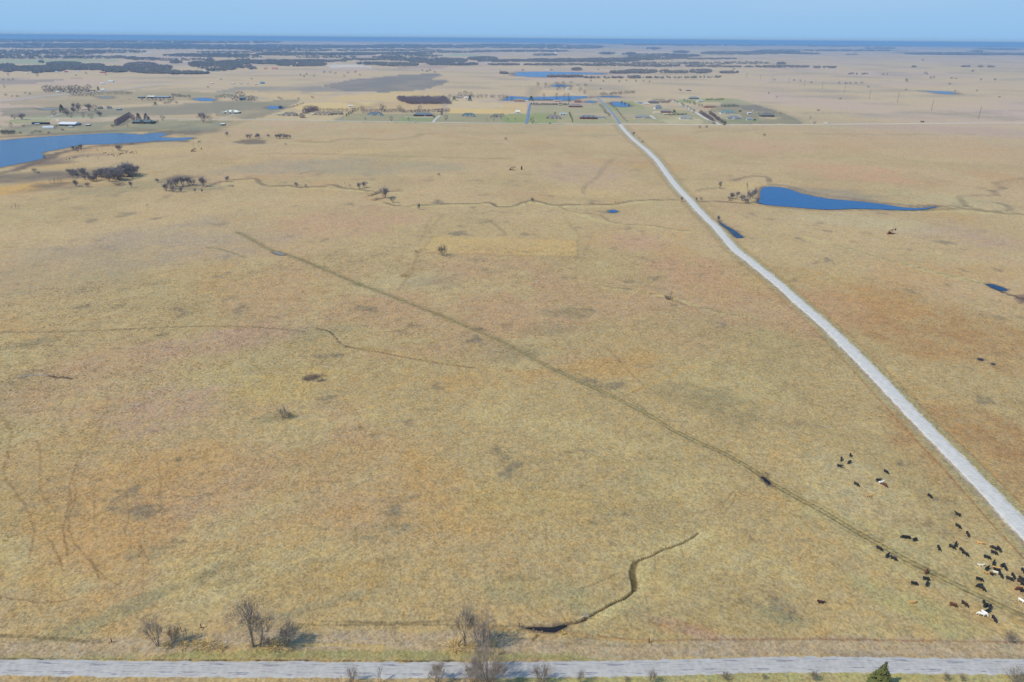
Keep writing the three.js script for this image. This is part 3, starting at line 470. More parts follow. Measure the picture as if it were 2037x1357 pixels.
// ------------------------------------------------------------------ colour and height of the ground at a point
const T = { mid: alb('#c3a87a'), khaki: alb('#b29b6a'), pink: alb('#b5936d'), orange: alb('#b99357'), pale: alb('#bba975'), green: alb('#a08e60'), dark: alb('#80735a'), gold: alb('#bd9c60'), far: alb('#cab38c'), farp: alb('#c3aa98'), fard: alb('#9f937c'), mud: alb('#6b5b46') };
const col = [0, 0, 0];
const mixTo = (c, a) => { col[0] += (c[0] - col[0]) * a; col[1] += (c[1] - col[1]) * a; col[2] += (c[2] - col[2]) * a; };
function paint(x, z, cell) {
  const d = Math.hypot(x, z);
  const wx = x + 26 * noise(x / 140, z / 140), wz = z + 26 * noise(x / 140 + 31, z / 140 + 7);
  const n1 = fbm(wx + 500, wz, 230, cell), n2 = fbm(wx, wz + 900, 120, cell, 5), n3 = fbm(wx - 700, wz + 300, 60, cell, 5), n4 = fbm(x + 90, z - 410, 26, cell, 5), n5 = cell < 4 ? fbm(x - 33, z + 71, 7, cell, 4) : 0;
  col[0] = T.khaki[0]; col[1] = T.khaki[1]; col[2] = T.khaki[2];
  mixTo(T.pink, 0.75 * sm(-0.1, 0.5, n1));
  mixTo(T.orange, 0.6 * sm(0.1, 0.55, n2));
  mixTo(T.pale, 0.6 * sm(0.0, 0.5, n3 - 0.3 * n2));
  mixTo(T.green, 0.45 * sm(0.05, 0.55, -n2 + 0.4 * n4));
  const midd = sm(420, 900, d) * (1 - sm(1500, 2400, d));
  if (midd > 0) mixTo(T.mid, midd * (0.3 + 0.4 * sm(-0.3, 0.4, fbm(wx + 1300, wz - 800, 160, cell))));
  const near = 1 - sm(700, 1500, d);
  if (near > 0) { mixTo(T.dark, near * 0.8 * sm(0.2, 0.5, n4 * 0.7 - n3 * 0.5 + n5 * 0.25 - 0.14)); mixTo(T.gold, near * 0.45 * sm(0.15, 0.6, n5 + 0.35 * n2 - 0.12)); mixTo(T.green, near * 0.25 * sm(0.05, 0.6, -n5)); }
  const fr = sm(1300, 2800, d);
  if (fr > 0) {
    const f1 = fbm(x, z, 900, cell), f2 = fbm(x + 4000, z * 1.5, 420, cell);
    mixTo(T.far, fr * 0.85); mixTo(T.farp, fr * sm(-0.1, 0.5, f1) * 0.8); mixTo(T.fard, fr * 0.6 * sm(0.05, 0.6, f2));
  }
  for (const a of areas) {
    if (a.poly) {
      const m = a.edge * 2; if (x < a.x0 - m || x > a.x1 + m || z < a.z0 - m || z > a.z1 + m) continue;
      const ex = a.edge * noise(x / (a.edge * 6), z / (a.edge * 6)), ez = a.edge * noise(x / (a.edge * 6) + 9, z / (a.edge * 6));
      if (!inside(a.poly, x + ex, z + ez)) continue;
      mixTo(a.c, a.a * (1 - a.spot * sm(-0.2, 0.6, fbm(x + 77, z, a.lam, cell, 5))));
    } else {
      const dx = x - a.cx, dz = z - a.cz; if (dx > a.r || dx < -a.r || dz > a.r || dz < -a.r) continue;
      const u = (dx * a.ux + dz * a.uz) / a.wx, v = (dx * a.uz - dz * a.ux) / a.wz;
      const q = Math.hypot(u, v) + a.edge * (0.55 * noise(x / a.lam + 3, z / a.lam) + 0.3 * noise(x / a.lam * 3.1, z / a.lam * 3.1 + 5)); if (q > 1.25) continue;
      mixTo(a.c, a.a * (1 - sm(1 - a.soft, 1.2, q)) * (1 - a.spot * sm(-0.3, 0.5, fbm(x - 55, z + 13, Math.max(5, a.lam * 0.45), cell, 5))));
    }
  }
}
let dig = 0;
function marks(x, z, cell, color) {          // creeks, tracks, trails; sets dig to the depth of the channel
  dig = 0;
  const l = grid.get(Math.floor(x / CELL) * 10007 + Math.floor(z / CELL)); if (!l) return;
  for (const s of l) {
    const px = x + s.wob * 0.5 * noise(x / (s.wob * 5 + 1), z / (s.wob * 5 + 1)), pz = z + s.wob * 0.5 * noise(x / (s.wob * 5 + 1) + 40, z / (s.wob * 5 + 1));
    const ex = s.x1 - s.x0, ez = s.z1 - s.z0, t = clamp(((px - s.x0) * ex + (pz - s.z0) * ez) / (ex * ex + ez * ez + 1e-9)), q = Math.hypot(px - s.x0 - ex * t, pz - s.z0 - ez * t);
    const w = Math.max(s.w * 0.5, cell * 0.55), k = (s.w * 0.5) / w;
    if (q > w * 1.9) continue;
    const fall = 1 - sm(w * 0.6, w * 1.6, q), brk = s.gap ? 1 - s.gap * sm(-0.1, 0.35, noise(x / (4 + s.w * 3) + s.a, z / (4 + s.w * 3))) * 1.4 : 1;
    if (color && s.c) mixTo(s.c, s.a * fall * Math.min(1, k * 1.25) * clamp(brk));
    if (s.carve && cell < s.w * 2.2) dig = Math.max(dig, s.carve * (1 - sm(w * 0.3, w * 1.3, q)));
  }
}
function shore(x, z, cell, color) {          // beds and banks of the ponds
  let h = 0;
  for (const p of ponds) {
    const m = 14 + p.d * 0.006; if (x < p.x0 - m || x > p.x1 + m || z < p.z0 - m || z > p.z1 + m) continue;
    const e = edgeDist(p.pts, x, z), i = inside(p.pts, x, z) ? -e : e, wid = p.dark ? 2 : clamp((p.x1 - p.x0) * 0.02, 2, 6) + cell * 0.6;
    if (color) mixTo(T.mud, 0.8 * (1 - sm(0, wid, i + 1.4 * noise(x / 5, z / 5))));
    if (!p.far) h = Math.max(h, (drop(p.cx, p.cz) - p.level + 0.9) * (1 - sm(-2.5, wid * 0.6 + 1, i)));
  }
  return h;
}
const ground = (x, z) => { marks(x, z, 0.4, false); return landRaw(x, z) - dig - shore(x, z, 0.4, false); };

// ------------------------------------------------------------------ grain of the dry grass (one tile, many wavelengths)
function grainTiles(n, metres, base) {
  const lat = (f, s) => { const a = new Float32Array(f * f); let q = s; for (let i = 0; i < a.length; i++) { q = (Math.imul(q, 1664525) + 1013904223) | 0; a[i] = (q >>> 8) / 16777216; } return (u, v) => { const x = u * f, y = v * f, ix = Math.floor(x), iy = Math.floor(y); let fx = x - ix, fy = y - iy; fx = fx * fx * (3 - 2 * fx); fy = fy * fy * (3 - 2 * fy); const A = a[(ix % f) + (iy % f) * f], B = a[((ix + 1) % f) + (iy % f) * f], C = a[(ix % f) + ((iy + 1) % f) * f], D = a[((ix + 1) % f) + ((iy + 1) % f) * f]; return lerp(lerp(A, B, fx), lerp(C, D, fx), fy); }; };
  const L = [[metres / 4, 0.14], [metres / 1.7, 0.26], [metres / 0.9, 0.45], [metres / 0.45, 0.5]].map(([f, a], i) => [lat(Math.round(f), base + i * 991), a]);
  const hueN = lat(Math.round(metres / 3.1), base + 71), hueM = lat(Math.round(metres / 0.9), base + 171);
  const c = new Uint8Array(n * n * 4), b = new Uint8Array(n * n * 4);
  for (let j = 0; j < n; j++) for (let i = 0; i < n; i++) {
    const u = i / n, v = j / n; let h = 0, t = 0; for (const [f, a] of L) { h += a * f(u, v); t += a; } h /= t;
    const k = clamp(0.74 + (h - 0.5) * 0.85, 0.34, 1), w = (hueN(u, v) - 0.5) * 0.16 + (hueM(u, v) - 0.5) * 0.16, o = (j * n + i) * 4;
    c[o] = 255 * clamp(k * (1 + w * 0.6)); c[o + 1] = 255 * clamp(k); c[o + 2] = 255 * clamp(k * (1 - w * 1.2)); c[o + 3] = 255;
    b[o] = b[o + 1] = b[o + 2] = 255 * clamp(0.5 + (h - 0.5) * 1.6); b[o + 3] = 255;
  }
  return [c, b].map((d) => { const t = new THREE.DataTexture(d, n, n, THREE.RGBAFormat); t.wrapS = t.wrapT = THREE.RepeatWrapping; t.magFilter = THREE.LinearFilter; t.minFilter = THREE.LinearMipmapLinearFilter; t.generateMipmaps = true; t.needsUpdate = true; return t; });
}
const TILE = 190, [grainMap, grainBump] = grainTiles(1024, TILE, 77);

// ------------------------------------------------------------------ the prairie: one sheet out to the horizon, finer where it is near
{
  const rows = [0, 40, 80, 110, 128];
  for (let a = Math.atan2(EYE, 132); a > Math.atan2(EYE, 7000); a -= 0.00152) rows.push(EYE / Math.tan(a));
  for (let d = 7150; d < 62000; d *= 1.02) rows.push(d);
  const cols = []; const half = THREE.MathUtils.degToRad(50), fine = 0.00172;
  for (let a = half; a < Math.PI * 2 - half; a += 0.07) cols.push(a);
  for (let a = -half; a < half; a += fine) cols.push(a + Math.PI * 2);
  cols.push(half + Math.PI * 2);
  const nr = rows.length, nc = cols.length, P = new Float32Array(nr * nc * 3), C = new Float32Array(nr * nc * 3), U = new Float32Array(nr * nc * 2), I = [];
  let k = 0;
  for (let i = 0; i < nr; i++) {
    const d = rows[i], cr = i + 1 < nr ? Math.min(rows[i + 1] - d, i ? d - rows[i - 1] : 1e9) : 1000;
    for (let j = 0; j < nc; j++) {
      const a = cols[j], x = Math.sin(a) * d, z = -Math.cos(a) * d, coarse = a < Math.PI * 2 - half - 0.001, cell = coarse ? 60 : Math.max(0.35, Math.min(cr, 1e9) * 0.75, d * fine * 0.9);
      let y = landRaw(x, z);
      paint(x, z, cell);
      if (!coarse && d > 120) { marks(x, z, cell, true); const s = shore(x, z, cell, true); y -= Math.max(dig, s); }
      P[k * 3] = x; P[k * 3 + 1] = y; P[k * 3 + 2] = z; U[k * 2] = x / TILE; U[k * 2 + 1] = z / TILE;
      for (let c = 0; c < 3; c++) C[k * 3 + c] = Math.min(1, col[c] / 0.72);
      k++;
      if (i && j && !(i === 1 && false)) { const q = k - 1; I.push(q, q - nc, q - 1, q - 1, q - nc, q - nc - 1); }
    }
  }
  const g = new THREE.BufferGeometry();
  g.setAttribute('position', new THREE.BufferAttribute(P, 3)); g.setAttribute('color', new THREE.BufferAttribute(C, 3)); g.setAttribute('uv', new THREE.BufferAttribute(U, 2));
  g.setIndex(new THREE.BufferAttribute(new Uint32Array(I), 1)); g.computeVertexNormals();
  const m = new THREE.MeshStandardMaterial({ vertexColors: true, map: grainMap, bumpMap: grainBump, bumpScale: 0.22, roughness: 1 });
  tag(mesh('ground', g, m), 'dry tan prairie grassland reaching to the horizon', 'ground', null, 'structure');
  console.log('ground', nr, nc, I.length / 3);
}

// ------------------------------------------------------------------ water
function ripples() {
  const n = 256, d = new Uint8Array(n * n * 4);
  for (let j = 0; j < n; j++) for (let i = 0; i < n; i++) { const o = (j * n + i) * 4; let h = 0; for (const [kx, ky, a] of [[3, 8, 1], [5, 13, 0.8], [-4, 17, 0.6], [11, 23, 0.45], [-9, 29, 0.4], [14, 37, 0.3], [-21, 31, 0.25]]) h += a * Math.sin(((kx * i + ky * j) / n) * Math.PI * 2 + kx * 1.7); d[o] = d[o + 1] = d[o + 2] = 127 + 32 * h; d[o + 3] = 255; }
  const t = new THREE.DataTexture(d, n, n, THREE.RGBAFormat); t.wrapS = t.wrapT = THREE.RepeatWrapping; t.magFilter = THREE.LinearFilter; t.minFilter = THREE.LinearMipmapLinearFilter; t.generateMipmaps = true; t.needsUpdate = true; return t;
}
const rip = ripples();
const waterMat = (r, g, b, rough = 0.16, spec = 0.14) => new THREE.MeshPhysicalMaterial({ color: new THREE.Color().setRGB(r, g, b), roughness: rough, bumpMap: rip, bumpScale: 0.10, ior: 1.33, specularIntensity: spec });
const WATER = { deep: waterMat(0.004, 0.04, 0.10), blue: waterMat(0.003, 0.085, 0.23), lake: waterMat(0.03, 0.10, 0.20, 0.22, 0.4), murky: waterMat(0.2, 0.2, 0.17, 0.3), dark: waterMat(0.02, 0.02, 0.022, 0.25) };
for (const p of ponds) {
  const s = new THREE.Shape(p.pts.map(([x, z]) => new THREE.Vector2(x - p.cx, -(z - p.cz))));
  const g = new THREE.ShapeGeometry(s).rotateX(-Math.PI / 2).translate(p.cx, p.level, p.cz), uv = g.attributes.uv, q = g.attributes.position;
  for (let i = 0; i < q.count; i++) uv.setXY(i, q.getX(i) / 22, q.getZ(i) / 22);
  g.computeVertexNormals();
  tag(mesh(p.name, g, p.deep ? WATER.deep : p.dark ? WATER.dark : p.murky ? WATER.murky : p.ripple ? WATER.lake : WATER.blue), null, null, null, 'structure');
}
// pools lying in the creek beds
function streak(name, w, lift, m, pts) {
  const c = smooth(trace(pts), false, Math.max(3, w)), P = [], I = [];
  c.forEach(([x, z], i) => { const [a, b] = c[Math.max(0, i - 1)], [d, e] = c[Math.min(c.length - 1, i + 1)], l = Math.hypot(d - a, e - b) || 1, k = (w / 2) * (0.35 + 0.65 * Math.sin(Math.PI * clamp((i + 0.4) / c.length))) * (1 + 0.3 * noise(x / 9, z / 9)), nx = -(e - b) / l, nz = (d - a) / l, y = landRaw(x, z) + lift; for (const s of [-1, 1]) P.push(x + nx * k * s, y, z + nz * k * s); if (i) { const q = i * 2; I.push(q - 2, q - 1, q, q - 1, q + 1, q); } });
  const g = new THREE.BufferGeometry(); g.setAttribute('position', new THREE.Float32BufferAttribute(P, 3)); g.setAttribute('uv', new THREE.Float32BufferAttribute(P.flatMap((v, i) => (i % 3 === 0 ? [P[i] / 22, P[i + 2] / 22] : [])), 2)); g.setIndex(I); g.computeVertexNormals();
  if (g.attributes.normal.getY(0) < 0) { g.setIndex(I.map((v, i) => I[i - (i % 3) + [0, 2, 1][i % 3]])); g.computeVertexNormals(); }
  return tag(mesh(name, g, m), null, null, null, 'structure');
}
streak('creek_water', 3.4, -0.35, WATER.blue, [986, 408.5, 1000, 410.5, 1020, 411, 1030, 408.5]);
streak('creek_water', 2.4, -0.35, WATER.blue, [1385, 400.2, 1410, 401, 1440, 402]);
streak('creek_water', 3, -0.3, WATER.murky, [1325, 399.5, 1345, 398.5, 1352, 398.5]);
streak('creek_water', 3, -0.3, WATER.murky, [1248, 400.6, 1262, 400]);
streak('creek_water', 3.4, -0.3, WATER.blue, [1930, 412.5, 1945, 415.5, 1960, 418.5, 1985, 419]);
streak('creek_water', 3, -0.3, WATER.blue, [1985, 404, 1998, 407, 2005, 411, 2012, 417]);
streak('creek_water', 2.8, -0.25, WATER.blue, [1975, 380, 1979, 384, 1988, 388.5]);
streak('creek_water', 2.6, -0.25, WATER.blue, [1903, 391, 1908, 395, 1914, 400]);
streak('creek_water', 2.6, -0.25, WATER.blue, [1979, 363, 1984, 365.5, 1990, 366]);
streak('creek_water', 2.4, -0.3, WATER.blue, [1324, 453.2, 1335, 455.5, 1345, 457.5]);
streak('creek_water', 2.2, -0.25, WATER.murky, [513, 359, 519, 364, 524, 367]);
streak('creek_water', 3, -0.2, WATER.blue, [735, 274.5, 745, 275, 752, 275]);
streak('creek_water', 3.2, -0.2, WATER.murky, [1394, 379, 1402, 379.5, 1410, 380]);
streak('creek_water', 2.6, -0.2, WATER.blue, [376, 279, 400, 277, 430, 275]);

// ------------------------------------------------------------------ roads
function speckle(n, lo, hi, streaks, seed0) {
  const c = new Uint8Array(n * n * 4); let q = seed0;
  for (let j = 0; j < n; j++) for (let i = 0; i < n; i++) {
    q = (Math.imul(q, 1664525) + 1013904223) | 0; const u = i / n, v = j / n, r = (q >>> 8) / 16777216, o = (j * n + i) * 4;
    let k = 0.8 + 0.1 * (r - 0.5) + 0.09 * noise(u * 40, v * 4 + seed0) + 0.08 * noise(u * 9 + 4, v * 2.2);
    let blue = 1;
    if (streaks) { const s = sm(0.22, 0.6, noise(u * 7 + 11, v * 15 + seed0) + 0.4 * noise(u * 26, v * 34)) * (0.35 + 0.65 * (sm(0.1, 0.2, v) * (1 - sm(0.26, 0.4, v)) + sm(0.64, 0.78, v) * (1 - sm(0.86, 0.95, v)))); k -= 0.42 * s; blue += 0.2 * s; }
    else { const s = 0.5 + 0.5 * Math.cos((v - 0.5) * Math.PI * 8.0); k += 0.05 * s; }
    c[o] = 255 * clamp(k, lo, hi); c[o + 1] = 255 * clamp(k, lo, hi); c[o + 2] = 255 * clamp(k * blue, lo, hi); c[o + 3] = 255;
  }
  const t = new THREE.DataTexture(c, n, n, THREE.RGBAFormat); t.wrapS = THREE.RepeatWrapping; t.wrapT = THREE.ClampToEdgeWrapping; t.magFilter = THREE.LinearFilter; t.minFilter = THREE.LinearMipmapLinearFilter; t.generateMipmaps = true; t.needsUpdate = true; return t;
}
const chipTex = speckle(1024, 0.2, 1, true, 5), gravelTex = speckle(512, 0.3, 1, false, 9);
const roadLines = [];
function onRoad(x, z) { for (const [c, w] of roadLines) for (let i = 0; i + 1 < c.length; i++) { const ex = c[i + 1][0] - c[i][0], ez = c[i + 1][1] - c[i][1], t = clamp(((x - c[i][0]) * ex + (z - c[i][1]) * ez) / (ex * ex + ez * ez + 1e-9)); if (Math.hypot(x - c[i][0] - ex * t, z - c[i][1] - ez * t) < w) return true; } for (const p of ponds) if (p.d < 800 && x > p.x0 && x < p.x1 && z > p.z0 && z < p.z1 && inside(p.pts, x, z)) return true; return false; }
function road(name, w, lift, m, pts, o = {}) {
  const c = smooth(trace(pts), false, o.step ?? 4); if (/paved|gravel/.test(name)) roadLines.push([smooth(trace(pts), false, 40), w / 2 + 0.9]);
  const rowsN = 7, P = [], U = [], I = []; let run = 0;
  c.forEach(([x, z], i) => {
    const [a, b] = c[Math.max(0, i - 1)], [d, e] = c[Math.min(c.length - 1, i + 1)], l = Math.hypot(d - a, e - b) || 1, nx = -(e - b) / l, nz = (d - a) / l; if (i) run += Math.hypot(x - c[i - 1][0], z - c[i - 1][1]);
    const y = landRaw(x, z) + lift, rag = o.ragged ?? 0.42;
    for (let r = 0; r < rowsN; r++) {
      const v = [0, 0, 1 / 4, 1 / 2, 3 / 4, 1, 1][r], e2 = r < 2 || r > 4 ? rag * noise(x / 3.1 + (r < 3 ? 0 : 50), z / 3.1) + rag * noise(x / 0.9, z / 0.9 + r) : 0, k = (v - 0.5) * (w + 2 * e2) + (r === 0 ? -(lift + 0.5) : r === rowsN - 1 ? lift + 0.5 : 0);
      P.push(x + nx * k, r === 0 || r === rowsN - 1 ? y - lift - 0.35 : y + 0.06 * (1 - Math.abs(2 * v - 1)), z + nz * k); U.push(run / (o.tile ?? 60), v);
      if (i && r) { const q = i * rowsN + r; I.push(q, q - rowsN, q - 1, q - 1, q - rowsN, q - rowsN - 1); }
    }
  });
  const g = new THREE.BufferGeometry(); g.setAttribute('position', new THREE.Float32BufferAttribute(P, 3)); g.setAttribute('uv', new THREE.Float32BufferAttribute(U, 2)); g.setIndex(I); g.computeVertexNormals();
  if (g.attributes.normal.getY(3) < 0) { g.setIndex(I.map((v, i) => I[i - (i % 3) + [0, 2, 1][i % 3]])); g.computeVertexNormals(); }
  return tag(mesh(name, g, m), null, null, null, 'structure');
}
const roadMat = (hex, tex, rough = 0.9) => { const [r, g, b] = alb(hex); const k = tex ? 1 / 0.8 : 1; return new THREE.MeshStandardMaterial({ color: new THREE.Color().setRGB(Math.min(1, r * k), Math.min(1, g * k), Math.min(1, b * k)), map: tex ?? null, roughness: rough }); };
const M_PAVED = roadMat('#bbb9b5', chipTex), M_GRAVEL = roadMat('#cccbc6', gravelTex), M_ASPH = mat('#7286a0'), M_LANE = mat('#c9c3b4'), M_DRIVE = mat('#cfd0cf');
road('paved_road', 6.3, 0.14, M_PAVED, [-330, 1325, 0, 1328, 150, 1329.5, 300, 1331, 520, 1331.5, 750, 1333.5, 950, 1333, 1150, 1331.5, 1300, 1329, 1400, 1325.5, 1520, 1323, 1650, 1322, 1850, 1324.5, 2037, 1327, 2330, 1331], { step: 1.0 });
road('gravel_road', 8.2, 0.3, M_GRAVEL, GRAVEL, { step: 3, tile: 40 });
road('section_road', 6, 0.6, mat('#d0cbc0'), [1234, 247, 1330, 247.6, 1435, 248.4, 1540, 248, 1640, 247.3, 1750, 246.5, 1850, 245.6, 1950, 244.8, 2060, 244], { step: 12 });
road('section_road', 7, 0.5, mat('#bfb9ad'), [1232, 246.8, 1120, 246.4, 1020, 245.2, 930, 244.2, 860, 243.4, 780, 242.2, 700, 241, 610, 239.4, 520, 238.3, 450, 237.9, 350, 236.2, 270, 235.3, 200, 235, 100, 235.6, 0, 236.6, -80, 237.5], { step: 12 });
road('highway', 11, 0.7, mat('#c0bdb8'), [-80, 208, 0, 201.2, 102, 190, 179, 184, 255, 176, 332, 167.2, 384, 162.3], { step: 20 });
road('street', 7, 0.5, M_ASPH, [1046.5, 246.4, 1049.5, 236.6, 1052.4, 216.5, 1055.4, 204.6], { step: 10 });
road('street', 7.5, 0.5, mat('#8593a2'), [1232.5, 246.4, 1224, 233, 1212, 217.7, 1200, 206, 1193, 199, 1186, 193.4], { step: 10 });
road('lane', 5, 0.5, M_DRIVE, [1434, 248.4, 1424, 243.6, 1404.5, 236, 1384, 223.5, 1375, 219, 1357.6, 209.3, 1334, 199], { step: 10 });
road('lane', 5, 0.5, M_LANE, [1183, 193, 1165, 191, 1148.5, 190, 1142, 187.5, 1135.5, 184.7, 1126.7, 180.6, 1129.6, 173.5], { step: 10 });
road('driveway', 4.5, 0.5, M_DRIVE, [861.3, 243.2, 867, 236.4, 874.9, 230], { step: 8 });
road('driveway', 4, 0.5, mat('#9d978c'), [672, 240.6, 677, 237, 682, 234], { step: 8 });
road('driveway', 4, 0.5, M_DRIVE, [1294, 229.8, 1299, 233, 1304.6, 236.8], { step: 8 });
road('driveway', 4, 0.5, M_LANE, [439, 237.4, 452, 232, 466, 228.4, 481, 226.5], { step: 8 });
road('driveway', 4, 0.5, M_LANE, [126, 225.7, 108.5, 230, 92, 234.9], { step: 8 });
road('driveway', 4, 0.5, M_LANE, [120, 235, 113.6, 238, 118.7, 242], { step: 8 });
road('driveway', 3.5, 0.5, M_LANE, [805, 233, 840, 233.5, 866, 233], { step: 8 });

// ------------------------------------------------------------------ trees and bushes (unit height, then scaled to what the photograph shows)
function prism(P, a, b, ra, rb, n = 3) {
  const d = b.clone().sub(a).normalize(), u = new THREE.Vector3(Math.abs(d.y) > 0.9 ? 1 : 0, Math.abs(d.y) > 0.9 ? 0 : 1, 0).cross(d).normalize(), v = d.clone().cross(u);
  for (let i = 0; i < n; i++) {
    const s = (i / n) * Math.PI * 2, t = ((i + 1) / n) * Math.PI * 2, pt = (c, r, q) => [c.x + (u.x * Math.cos(q) + v.x * Math.sin(q)) * r, c.y + (u.y * Math.cos(q) + v.y * Math.sin(q)) * r, c.z + (u.z * Math.cos(q) + v.z * Math.sin(q)) * r];
    const A = pt(a, ra, s), B = pt(a, ra, t), C = pt(b, rb, s), D = pt(b, rb, t);
    P.push(...A, ...B, ...C, ...B, ...D, ...C);
  }
}
function bare({ levels, stems = 1, spread = 0.55, trunkLen = 0.3, rad = 0.024, twig = 0.0022, kids = 3, up = 0.35, fan = 0.2 }) {
  const T = [], C = [];
  const grow = (p, dir, len, r, lv) => {
    const mid = p.clone().addScaledVector(dir, len * 0.5), end = p.clone().addScaledVector(dir, len);
    mid.x += R(-0.06, 0.06) * len; mid.z += R(-0.06, 0.06) * len;
    const re = Math.max(twig, r * 0.62), out = lv < 2 ? T : C, n = lv < 1 ? 5 : lv < 3 ? 4 : 3;
    if (lv >= levels - 1) prism(out, p, end, Math.max(twig, r), twig * 0.5, 3); else { prism(out, p, mid, r, (r + re) / 2, n); prism(out, mid, end, (r + re) / 2, re, n); }
    if (lv >= levels) return;
    const k = kids + (rnd() < 0.45 ? 1 : 0) - (rnd() < 0.2 ? 1 : 0);
    for (let i = 0; i < k; i++) {
      const at = i === 0 ? 1 : R(0.45, 1), q = (at > 0.5 ? mid.clone().lerp(end, (at - 0.5) * 2) : p.clone().lerp(mid, at * 2));
      const nd = dir.clone().addScaledVector(new THREE.Vector3(R(-1, 1), R(-0.45, 0.7) + up * 0.5, R(-1, 1)), spread * (i === 0 ? 0.7 : 1.15)).normalize();
      grow(q, nd, len * R(0.62, 0.86), re * (i === 0 ? 0.9 : 0.7), lv + 1);
    }
  };
  for (let s = 0; s < stems; s++) { const a = (s / stems) * 6.28 + R(0, 1), f = stems > 1 ? fan * R(0.5, 1.2) : 0.06; grow(new THREE.Vector3(stems > 1 ? Math.cos(a) * 0.03 : 0, -0.02, stems > 1 ? Math.sin(a) * 0.03 : 0), new THREE.Vector3(Math.cos(a) * f, 1, Math.sin(a) * f).normalize(), trunkLen * R(0.85, 1.15), rad * (stems > 1 ? 0.7 : 1), 0); }
  return norm(T, C);
}
function norm(T, C) {                        // to height 1, width about 1
  let h = 0, w = 0; for (const L of [T, C]) for (let i = 0; i < L.length; i += 3) { h = Math.max(h, L[i + 1]); w = Math.max(w, Math.abs(L[i]), Math.abs(L[i + 2])); }
  for (const L of [T, C]) for (let i = 0; i < L.length; i += 3) { L[i] *= 0.5 / w; L[i + 2] *= 0.5 / w; L[i + 1] /= h; }
  return [tris(T), tris(C)];
}
function cloud(n, size, thin, shape, hollow = 0.2) { // a crown of many slivers: shape(u) gives the radius at height u
  const C = [];
  for (let i = 0; i < n; i++) {
    const u = Math.pow(rnd(), 0.9), a = R(0, 6.283), r = shape(u) * Math.pow(R(hollow, 1), 0.6), x = Math.cos(a) * r, z = Math.sin(a) * r, l = size * R(0.6, 1.4), t = l * thin * R(0.7, 1.3), d = new THREE.Vector3(x * 1.3 + R(-0.25, 0.25), R(0.1, 0.75), z * 1.3 + R(-0.25, 0.25)).normalize(), s = new THREE.Vector3(R(-1, 1), R(-1, 1), R(-1, 1)).cross(d).normalize();
    C.push(x + s.x * t, u + s.y * t, z + s.z * t, x - s.x * t, u - s.y * t, z - s.z * t, x + d.x * l, u + d.y * l, z + d.z * l);
  }
  return C;
}
const round = (lo) => (u) => (u < lo ? 0.06 : 0.5 * Math.sqrt(Math.max(0, 1 - ((u - (lo + 1) / 2) / ((1 - lo) / 2)) ** 2)));
const stem = (h, r) => { const T = []; prism(T, new THREE.Vector3(0, -0.03, 0), new THREE.Vector3(0, h, 0), r, r * 0.6, 5); return T; };
const fit = (T, C) => [tris(T), tris(C)];
function fir(n, whorls) {                    // drooping boughs in whorls
  const C = [];
  for (let w = 0; w < whorls; w++) { const u = 0.04 + 0.93 * (w / whorls), rad = 0.52 * Math.pow(1 - u, 1.0) + 0.02, k = Math.max(5, Math.round(n * (1 - u) + 4)); for (let i = 0; i < k; i++) { const a = R(0, 6.28), l = rad * R(0.45, 1.2), x = Math.cos(a), z = Math.sin(a), b = l * 0.22; for (const [f, q] of [[0.25, 0.5], [0.55, 0.8], [0.75, 1]]) C.push(x * l * f - z * b, u + R(0, 0.02), z * l * f + x * b, x * l * f + z * b, u + R(0, 0.02), z * l * f - x * b, x * l * q, u - 0.05 * q + R(-0.015, 0.015), z * l * q); } }
  return fit(stem(0.9, 0.018), C);
}
const BARK = mat('#7d7063', 1), TWIG = mat('#aba094', 1), TWIGD = mat('#94887b', 1), GREYT = mat('#9c9494', 1), PURP = mat('#84717a', 1), GREYF = mat('#6c686a', 1), FIRM = mat('#626834', 0.95), FIRD = mat('#4d6648', 0.95), PALE = mat('#c9c2b8', 1), RUST = mat('#8a6a4a', 1), OLIVE = mat('#6f7a3c', 1);
const fuzz = ([t, c], n, size, thin, shape) => [t, mergeGeometries([c, tris(cloud(n, size, thin, shape, 0.35))])];
const PROTO = {};
function kind(k, name, list, bark, leaf, single) { PROTO[k] = list.map(([t, c]) => { if (single) { const m = new THREE.Mesh(mergeGeometries([t, c]), leaf); m.castShadow = m.receiveShadow = true; m.userData = {}; return m; } const g = new THREE.Group(); mesh('trunk', t, bark, g); mesh('crown', c, leaf, g); return g; }); PROTO[k].plain = name; }
kind('tall', 'bare_tree', [0, 1, 2].map(() => bare({ levels: 6, kids: 3, spread: 0.72, trunkLen: 0.25, rad: 0.02, twig: 0.0017, up: 0.25 })).map((g) => fuzz(g, 700, 0.1, 0.02, round(0.25))), BARK, TWIG);
kind('multi', 'bare_tree', [0, 1].map(() => bare({ levels: 5, stems: 5, kids: 3, spread: 0.72, trunkLen: 0.25, rad: 0.018, twig: 0.0019, fan: 0.55, up: 0.2 })).map((g) => fuzz(g, 700, 0.11, 0.016, round(0.1))), BARK, TWIG);
kind('wide', 'bare_tree', [0, 1].map(() => bare({ levels: 5, stems: 9, kids: 3, spread: 0.62, trunkLen: 0.27, rad: 0.015, twig: 0.0018, fan: 0.8, up: 0.15 })).map((g) => fuzz(g, 900, 0.1, 0.018, round(0.02))), BARK, TWIG);
kind('bush', 'bare_shrub', [0, 1].map(() => bare({ levels: 4, stems: 11, kids: 3, spread: 0.65, trunkLen: 0.28, rad: 0.012, twig: 0.0026, fan: 0.85, up: 0.2 })).map((g) => fuzz(g, 400, 0.15, 0.02, round(0))), TWIGD, TWIGD);
